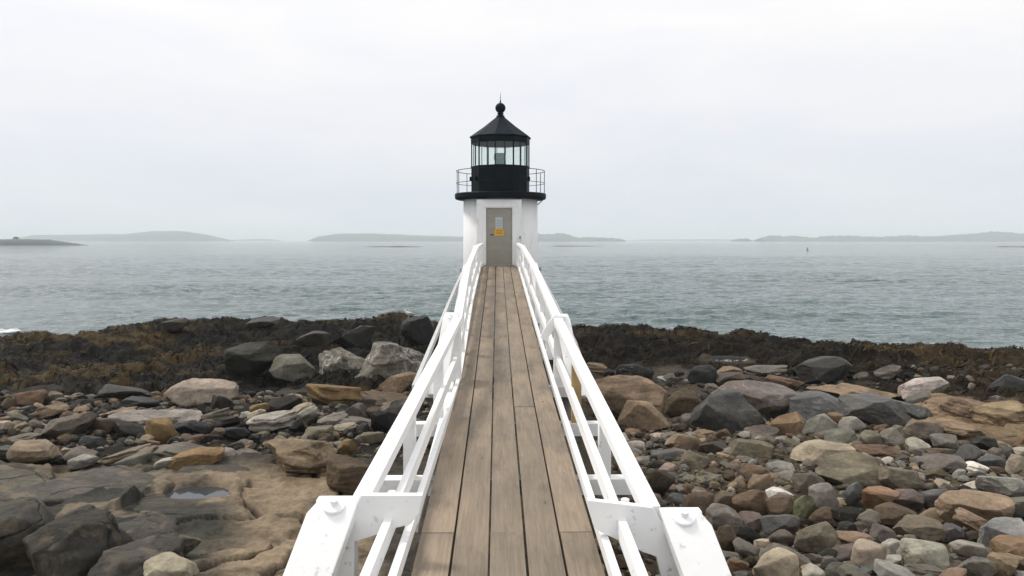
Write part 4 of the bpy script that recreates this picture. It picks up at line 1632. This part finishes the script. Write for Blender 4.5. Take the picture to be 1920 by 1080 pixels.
    (1282, 924, 1342, 976, 'round', 'brown', 'p', 20, 'brown oval boulder', 1),
    (1372, 918, 1436, 972, 'ang', 'rust', 'r', 0, 'rust brown boulder', 1),
    (1404, 889, 1448, 930, 'round', 'tan', 'p', -14, 'yellowish tan egg stone', 0),
    (1438, 916, 1484, 950, 'blk', 'white', 'p', -10, 'bright white stone', 1),
    (1430, 932, 1492, 974, 'ang', 'brown', 'p', -22, 'brown stone under the white one', 0),
    (1478, 928, 1526, 976, 'ang', 'green', 'p', 10, 'green algae tinged stone', 1),
    (1329, 949, 1390, 996, 'round', 'gray', 'w', -6, 'speckled grey boulder', 1),
    (1366, 983, 1424, 1018, 'round', 'dark', 'p', -4, 'dark oval stone', 0),
    (1440, 996, 1490, 1028, 'round', 'mauve', 'p', 4, 'mauve oval stone', 0),
    (1430, 963, 1500, 1004, 'ang', 'slate', 'd', 6, 'slate blue flat stone', 0),
    (1490, 978, 1568, 1038, 'blk', 'olive', 'p', 4, 'tan brown cube boulder', 1),
    (1410, 1036, 1494, 1110, 'round', 'paletan', 'p', -14, 'large pale stone at the bottom', 1),
    (1502, 1060, 1546, 1096, 'round', 'pale', 'p', 14, 'pale round stone at the bottom', 0),
    (1374, 1008, 1424, 1042, 'ang', 'gray', 'p', 14, 'grey tilted stone', 0),
    (1342, 988, 1380, 1036, 'ang', 'brown', 'p', 0, 'brown broken stone', 0),
    (1366, 1050, 1402, 1076, 'round', 'rust', 'r', 0, 'rusty red stone', 0),
    (1338, 923, 1376, 958, 'round', 'brown', 'p', 0, 'brown cobble', 0),
    (1384, 960, 1438, 994, 'ang', 'mauve', 'p', 8, 'mauve brown stone', 0),
    (1374, 873, 1444, 914, 'ang', 'rust', 'r', 0, 'red brown angular stone', 0),
    (1438, 867, 1488, 904, 'round', 'ltgray', 'p', 0, 'light grey cobble', 0),
    (1454, 884, 1492, 918, 'ang', 'ltgray', 'p', -20, 'light grey leaning shard', 0),
    (1488, 888, 1542, 934, 'ang', 'mauve', 'p', -18, 'mauve leaning boulder', 0),
    (1520, 908, 1570, 958, 'round', 'ltgray', 'p', -32, 'speckled slanting stone', 0),
    (1428, 1024, 1518, 1068, 'ang', 'gray', 'p', 6, 'grey brown boulder behind the large pale stone', 0),
    (1304, 889, 1376, 916, 'round', 'olive', 'p', 4, 'olive loaf stone', 0),
    (1580, 906, 1620, 948, 'ang', 'slate', 'p', -6, 'grey green stone', 0),
    (1614, 915, 1682, 958, 'ang', 'orange', 'r', 0, 'orange tan rock', 1),
    (1640, 944, 1718, 990, 'ang', 'brown', 'p', 4, 'brown peaked boulder', 1),
    (1672, 919, 1738, 960, 'ang', 'mauve', 'p', 14, 'mauve dark boulder', 0),
    (1734, 919, 1778, 958, 'round', 'slate', 'd', 0, 'dark slate round boulder', 0),
    (1768, 928, 1890, 990, 'blk', 'tan', 'p', 3, 'big tan brown boulder', 1),
    (1880, 928, 1950, 974, 'ang', 'gray', 'p', -10, 'grey boulder at the right edge', 0),
    (1784, 958, 1864, 1004, 'slab', 'tan', 's', 22, 'tan slanting bar', 0),
    (1848, 973, 1935, 1032, 'ang', 'blue', 'p', -6, 'big bluish pale boulder', 1),
    (1682, 971, 1770, 1014, 'blk', 'olive', 'p', 8, 'dark olive bar', 1),
    (1762, 983, 1808, 1016, 'ang', 'slate', 'd', 18, 'slate wedge', 0),
    (1596, 1016, 1662, 1068, 'round', 'paletan', 'p', 0, 'tan grey rounded boulder', 1),
    (1696, 1013, 1780, 1064, 'round', 'pale', 'p', 8, 'smooth cream boulder', 1),
    (1782, 1011, 1850, 1046, 'round', 'ltgray', 'p', 10, 'long light grey stone', 0),
    (1864, 1008, 1940, 1052, 'ang', 'orange', 'r', 4, 'orange tan boulder at the right edge', 0),
    (1852, 1038, 1912, 1090, 'ang', 'tan', 'p', 0, 'tan boulder in the right corner', 0),
    (1798, 1044, 1856, 1092, 'ang', 'gray', 'p', 0, 'grey boulder near the right corner', 0),
    (1832, 888, 1935, 936, 'ang', 'ltgray', 'p', 10, 'light slate boulder at the right edge', 1),
    (1624, 984, 1686, 1020, 'ang', 'mauve', 'p', 14, 'dark mauve broken stone', 0),
    (1556, 948, 1612, 984, 'ang', 'dark', 'p', 4, 'dark grey low stone', 0),
    (1568, 998, 1632, 1030, 'slab', 'tan', 'p', 4, 'tan flat stone', 0),
    (1832, 1002, 1852, 1021, 'round', 'pale', 'p', 0, 'small pale round pebble', 0),
    (1696, 1058, 1772, 1084, 'slab', 'gray', 's', 4, 'flat grey flake', 0),
    (1310, 1000, 1350, 1040, 'ang', 'brown', 'p', 0, 'brown rock beside the white post', 0),
]


def make_rock(name, bbox, style, colour, surf, tilt, seed, sub, sink=0.8, grow=True):
    x0, y0, x1, y1 = bbox
    cx, cy = (x0 + x1) / 2, (y0 + y1) / 2
    if grow:
        x0, x1, y0, y1 = cx + (x0 - cx) * 1.08, cx + (x1 - cx) * 1.08, cy + (y0 - cy) * 1.10, cy + (y1 - cy) * 1.10
    d = ray(cx, cy)
    th = math.atan2(-d.z, 1.0)
    Y = ground_at(cx, cy)
    for _ in range(3):
        m = Y / FPX
        a = (x1 - x0) / 2 * m
        H = (y1 - y0) / 2 * m
        q_ = H / max(math.sin(th), 0.05)
        b_ = min(0.75 * a, 0.58 * q_)
        if style == 'slab':
            b_ = min(0.8 * a, 0.72 * q_)
        if style == 'bed':
            b_ = min(1.3 * a, 0.88 * q_)
        if style == 'ledge':
            b_ = min(0.8 * a, 0.66 * q_)
        c = math.sqrt(max(H * H - (b_ * math.sin(th)) ** 2, (0.25 * H) ** 2)) / math.cos(th)
        Y = ground_at(cx, cy, c * (0.35 if style == 'bed' else sink))
    V, F = rock_shape(style, sub, seed)
    g = np.random.default_rng(seed + 5)
    yaw = g.uniform(-0.5, 0.5)
    # flatten first so the tilt leans a real slab
    pre = np.array([1.0, 0.8, c / max(a, 1e-6)])
    V = V * pre
    Mz = np.array(Matrix.Rotation(yaw, 3, 'Z'))
    My = np.array(Matrix.Rotation(R(tilt), 3, 'Y'))
    V = V @ Mz.T @ My.T
    mn, mxx = V.min(0), V.max(0)
    V = (V - (mn + mxx) / 2) / ((mxx - mn) / 2) * np.array([a, b_, c])
    me = mesh_np(name, V, F)
    if style not in ('round', 'bed'):
        me.set_sharp_from_angle(angle=R(20))
    o = link(name, me, MR[surf])
    o.location = P(cx, cy, Y)
    k = g.uniform(0.88, 1.12)
    o.color = tuple(min(1, v * k * g.uniform(0.96, 1.04)) for v in C[colour]) + (1,)
    return o


ROCKS = []          # (object, column, row, width px, short description, landmark?)
for i, (x0, y0, x1, y1, style, colour, surf, tilt, short, lm) in enumerate(HAND):
    big = (x1 - x0) > 70
    o = make_rock('boulder' if (x1 - x0) > 60 else 'stone', (x0, y0, x1, y1), style, colour, surf, tilt, 100 + i, 5 if big else 4)
    ROCKS.append([o, (x0 + x1) / 2, (y0 + y1) / 2, x1 - x0, y1 - y0, short, lm])

# smaller stones that fill the beach, every one of them an object too
SHAPEW = {'round': ('rounded', 'smooth', 'oval'), 'ang': ('angular', 'broken', 'pointed'), 'slab': ('flat', 'flaky', 'thin'), 'blk': ('blocky', 'squarish', 'chunky')}
rnd = random.Random(5)
ZONES = [  # polygon, how many, colours, size range at row 900
    ([(1130, 800), (1925, 800), (1925, 1085), (1340, 1085), (1250, 930)], 105, ['gray', 'brown', 'mauve', 'olive', 'tan', 'slate', 'ltgray', 'dkbrown', 'rust', 'paletan', 'dark', 'pale'], (24, 46)),
    ([(0, 745), (760, 735), (700, 835), (600, 830), (430, 870), (0, 870)], 38, ['gray', 'dark', 'olive', 'black', 'tan', 'brown', 'ltgray', 'slate', 'paletan'], (22, 44)),
    ([(1110, 700), (1925, 700), (1925, 790), (1110, 800)], 14, ['dark', 'dkbrown', 'black', 'brown', 'gray'], (26, 50)),
]
placed = [(r[1], r[2], r[3], r[4]) for r in ROCKS]
fill = []
for poly, cnt, cols, (s0, s1) in ZONES:
    xs = [p[0] for p in poly]
    ys = [p[1] for p in poly]
    made = tries = 0
    while made < cnt and tries < 40000:
        tries += 1
        x, y = rnd.uniform(min(xs), max(xs)), rnd.uniform(min(ys), max(ys))
        if not inpoly(np.array([x]), np.array([y]), poly)[0]:
            continue
        wd = rnd.uniform(s0, s1) * 1.22 * (y - 450) / 450
        ht = wd * rnd.uniform(0.5, 0.8)
        if any(abs(x - a) < (w_ + wd) * 0.35 and abs(y - b_) < (h_ + ht) * 0.35 for a, b_, w_, h_ in placed):
            continue
        style = rnd.choice(['ang', 'ang', 'ang', 'slab', 'blk', 'round'])
        colour = rnd.choice(cols)
        surf = 'r' if colour in ('rust', 'orange') else rnd.choice('pppsd' if colour in ('dark', 'black', 'slate') else 'ppps')
        o = make_rock('stone', (x - wd / 2, y - ht / 2, x + wd / 2, y + ht / 2), style, colour, surf, rnd.uniform(-25, 25), 1000 + len(fill), 4, 0.7, False)
        placed.append((x, y, wd, ht))
        fill.append((o, x, y, wd, ht, colour, style))
        made += 1


# ---- labels: look first, then where it lies among the marked boulders
LMK = [r for r in ROCKS if r[6]]


def side(px, py, lx, ly):
    dx, dy = px - lx, (py - ly) * 2.0
    if abs(dx) > abs(dy):
        return 'left of' if dx < 0 else 'right of'
    return 'behind' if dy < 0 else 'in front of'


used = set()


def nearest(px, py, skip=None):
    return sorted((r for r in LMK if r is not skip), key=lambda r: (r[1] - px) ** 2 + 3 * (r[2] - py) ** 2)


for r in ROCKS:
    o, x, y, short = r[0], r[1], r[2], r[5]
    lab = short
    for q in nearest(x, y, r)[:6]:
        cand = f"{short}, {side(x, y, q[1], q[2])} the {q[5]}"
        if len(cand.split()) <= 16 and cand not in used:
            lab = cand
            break
    used.add(lab)
    tag(o, lab, 'boulder' if r[3] > 60 else 'stone', 'boulders and stones on the shore')
for k, (o, x, y, wd, ht, colour, style) in enumerate(fill):
    done = False
    near = nearest(x, y)
    for word in SHAPEW[style]:
        for q in near[:5]:
            size = 'small ' if wd < 34 else ''
            cand = f"{size}{CNAME[colour]} {word} stone {side(x, y, q[1], q[2])} the {q[5]}"
            if cand not in used and len(cand.split()) <= 16:
                done = True
                break
        if done:
            break
    used.add(cand)
    tag(o, cand, 'stone', 'boulders and stones on the shore')


# ---- shingle too small and too many to count
def pebbles(name, n, ylo, yhi, pxlo, pxhi, s0, s1, palette, label, seed, wt=None):
    g = np.random.default_rng(seed)
    D, F = ico(2)
    pys = np.sqrt(g.uniform(ylo ** 2, yhi ** 2, n * 2))
    pxs = g.uniform(pxlo, pxhi, n * 2)
    xs = (pxs - 941) / FPX * pys
    h = base_h(xs, pys)
    rows = 450 + FPX * (EYE - h) / pys
    ok = np.ones(len(xs), bool)
    if wt:
        ok &= wt(pxs, rows, xs, pys)
    idx = np.nonzero(ok)[0][:n]
    m = len(idx)
    nv = len(D)
    sizes = s0 * (s1 / s0) ** (g.uniform(0, 1, m) ** 1.7)
    sh = g.uniform(0.55, 1.0, (m, 3))
    sh[:, 2] *= 0.7
    sh /= sh.max(1, keepdims=True)
    # a dozen shapes shared round
    base = []
    for k in range(14):
        base.append(rock_shape('ang' if k % 3 else 'round', 2, 5000 + k)[0])
    base = np.array(base)
    pick = g.integers(0, 14, m)
    V = base[pick] * sh[:, None] * sizes[:, None, None] / 2
    a = g.uniform(0, 2 * np.pi, m)
    t = g.normal(0, 0.3, m)
    ca, sa, ct, st = np.cos(a), np.sin(a), np.cos(t), np.sin(t)
    x, y, z = V[:, :, 0], V[:, :, 1], V[:, :, 2]
    x, z = x * ct[:, None] - z * st[:, None], x * st[:, None] + z * ct[:, None]
    x, y = x * ca[:, None] - y * sa[:, None], x * sa[:, None] + y * ca[:, None]
    q = xyz(xs[idx], pys[idx])
    zz = h[idx] + 0.10 * fbm(q * 0.22, 3) + sizes * 0.12 + g.uniform(-0.02, 0.05, m)
    V = np.stack([x + xs[idx][:, None], y + pys[idx][:, None], z + zz[:, None]], 2).reshape(-1, 3)
    FF = (F[None] + (np.arange(m) * nv)[:, None, None]).reshape(-1, 3)
    me = mesh_np(name, V, FF, False)
    pc = np.array([C[c] for c in palette])
    col = pc[g.integers(0, len(pc), m)] * g.uniform(0.7, 1.2, (m, 1))
    col = np.repeat(np.concatenate([col, np.ones((m, 1))], 1), nv, 0)
    at = me.color_attributes.new('tint', 'FLOAT_COLOR', 'POINT')
    at.data.foreach_set('color', col.astype(np.float32).ravel())
    tag(link(name, me, M_pebble), label, kind='stuff')


pebbles('shingle', 5600, 7.5, 19.5, 1120, 2000, 0.05, 0.30, ['gray', 'brown', 'olive', 'tan', 'mauve', 'gray', 'gray', 'olive', 'brown', 'dkbrown', 'dkbrown', 'dark', 'ltgray'],
        'small stones of the shingle beach right of the walkway', 3, lambda px, row, x, y: row > 795 + 12 * np.sin(px * 0.02))
pebbles('stone_litter', 2600, 13.0, 23.0, -60, 800, 0.07, 0.42, ['dark', 'black', 'dark', 'gray', 'dkbrown', 'olive', 'brown', 'gray', 'tan'],
        'dark stone litter on the shore left of the walkway', 4, lambda px, row, x, y: (row > 742) & (row < 868))
pebbles('broken_stone', 900, 19.0, 27.0, 1110, 2000, 0.08, 0.4, ['dark', 'black', 'dkbrown', 'brown', 'gray'],
        'dark broken stones below the weed on the right shore', 6, lambda px, row, x, y: (row > 695) & (row < 790))

# ------------------------------------------------------------------ gull on the ridge
M_gull = simple('gull_white', (0.75, 0.75, 0.74), 0.7, 0.03, 6)
M_gullgrey = simple('gull_grey', (0.34, 0.36, 0.39), 0.7, 0.05, 6)
M_beak = simple('gull_beak', (0.55, 0.33, 0.05), 0.5, 0.05, 6)
M_leg = simple('gull_leg', (0.5, 0.33, 0.27), 0.6, 0.05, 6)
GYd = 38.6
gp = P(766, 597, GYd)
gu = empty('gull', gp)
gu.rotation_euler = (0, 0, R(200))
bd = MB().tube([(-0.30, 0, 0.17), (-0.22, 0, 0.19), (-0.08, 0, 0.22), (0.06, 0, 0.26), (0.14, 0, 0.31), (0.17, 0, 0.37), (0.19, 0, 0.40), (0.215, 0, 0.40), (0.235, 0, 0.398)],
               [0.012, 0.045, 0.085, 0.088, 0.062, 0.047, 0.048, 0.036, 0.014], 12)
bd.build('body', M_gull, gu, smooth=True)
for s in (-1, 1):
    MB().tube([(0.06, s * 0.062, 0.275), (-0.08, s * 0.075, 0.25), (-0.24, s * 0.045, 0.205), (-0.36, s * 0.015, 0.185)], [0.02, 0.045, 0.03, 0.006], 8).build('wing', M_gullgrey, gu, smooth=True)
    MB().tube([(0.0, s * 0.035, 0.18), (0.005, s * 0.036, 0.09), (0.0, s * 0.038, 0.0)], [0.014, 0.008, 0.008], 6).tube([(0.0, s * 0.038, 0.004), (0.06, s * 0.045, 0.004)], [0.01, 0.014], 6).build('leg', M_leg, gu)
    MB().tube([(0.205, s * 0.033, 0.408), (0.206, s * 0.042, 0.409)], [0.008, 0.005], 6).build('eye', M_black, gu)
MB().tube([(0.23, 0, 0.398), (0.27, 0, 0.392), (0.285, 0, 0.382)], [0.013, 0.010, 0.003], 6).build('beak', M_beak, gu, smooth=True)
tag(gu, 'white gull standing on the dark ridge left of the walkway', 'gull')

# ------------------------------------------------------------------ channel buoy out on the water
bq = P(1514, 470, 395)
bu = empty('buoy', (bq.x, bq.y, 0))
M_buoy = simple('buoy_green', (0.02, 0.035, 0.03), 0.5, 0.2, 2)
MB().lathe([(0.5, -0.4), (0.75, -0.1), (0.78, 0.25), (0.6, 0.4), (0.2, 0.42)], 20, (0, 0)).build('float', M_buoy, bu)
fr = MB()
for k in range(4):
    a = math.pi / 2 * k + 0.4
    fr.tube([(0.55 * math.cos(a), 0.55 * math.sin(a), 0.38), (0.25 * math.cos(a), 0.25 * math.sin(a), 1.5)], 0.05, 6)
fr.build('cage', M_buoy, bu)
MB().lathe([(0.4, 0.75), (0.4, 1.35), (0.15, 1.5)], 12, (0, 0)).build('daymark', M_buoy, bu)
MB().lathe([(0.14, 1.5), (0.14, 1.72), (0.06, 1.78)], 10, (0, 0)).build('lamp', M_buoy, bu)
bu.scale = (0.75, 0.75, 0.8)
tag(bu, 'small dark channel buoy far out on the right water', 'buoy')

# ------------------------------------------------------------------ green tuft in the ledge crack
ty = ground_at(58, 1008)
tq = P(58, 1006, ty)
M_leaf = simple('green_leaf', (0.10, 0.19, 0.03), 0.6, 0.3, 9)
tf = MB()
for k in range(46):
    a = random.uniform(0, 6.28)
    r_ = abs(random.gauss(0, 0.07))
    b0 = Vector((tq.x + r_ * math.cos(a), tq.y + r_ * math.sin(a), tq.z - 0.03))
    tip = b0 + Vector((random.gauss(0, 0.06), random.gauss(0, 0.06), random.uniform(0.05, 0.16)))
    wv = Vector((math.sin(a), math.cos(a), 0)) * 0.014
    m_ = (b0 + tip) / 2 + Vector((0, 0, 0.012))
    v = [tf.bm.verts.new(p) for p in (b0 - wv * 0.4, b0 + wv * 0.4, m_ + wv, tip, m_ - wv)]
    tf.bm.faces.new(v)
tag(tf.build('green_plant', M_leaf), 'small bright green plant in a crack of the grey ledge', 'plant')

# ------------------------------------------------------------------ sea mist
hz = MB().box((0, 4850, 21.5), (15000, 10100, 51.0))
hm, t_, b_, N_, L_ = mat('haze_air')
t_.nodes.remove(b_)
pv = N_('ShaderNodeVolumePrincipled')
pv.inputs['Color'].default_value = (0.93, 0.985, 1.0, 1)
pv.inputs['Density'].default_value = 0.00033
pv.inputs['Anisotropy'].default_value = 0.0
L_(pv.outputs[0], t_.nodes['Material Output'].inputs['Volume'])
tag(hz.build('haze', hm), 'pale sea mist over the water', kind='stuff')
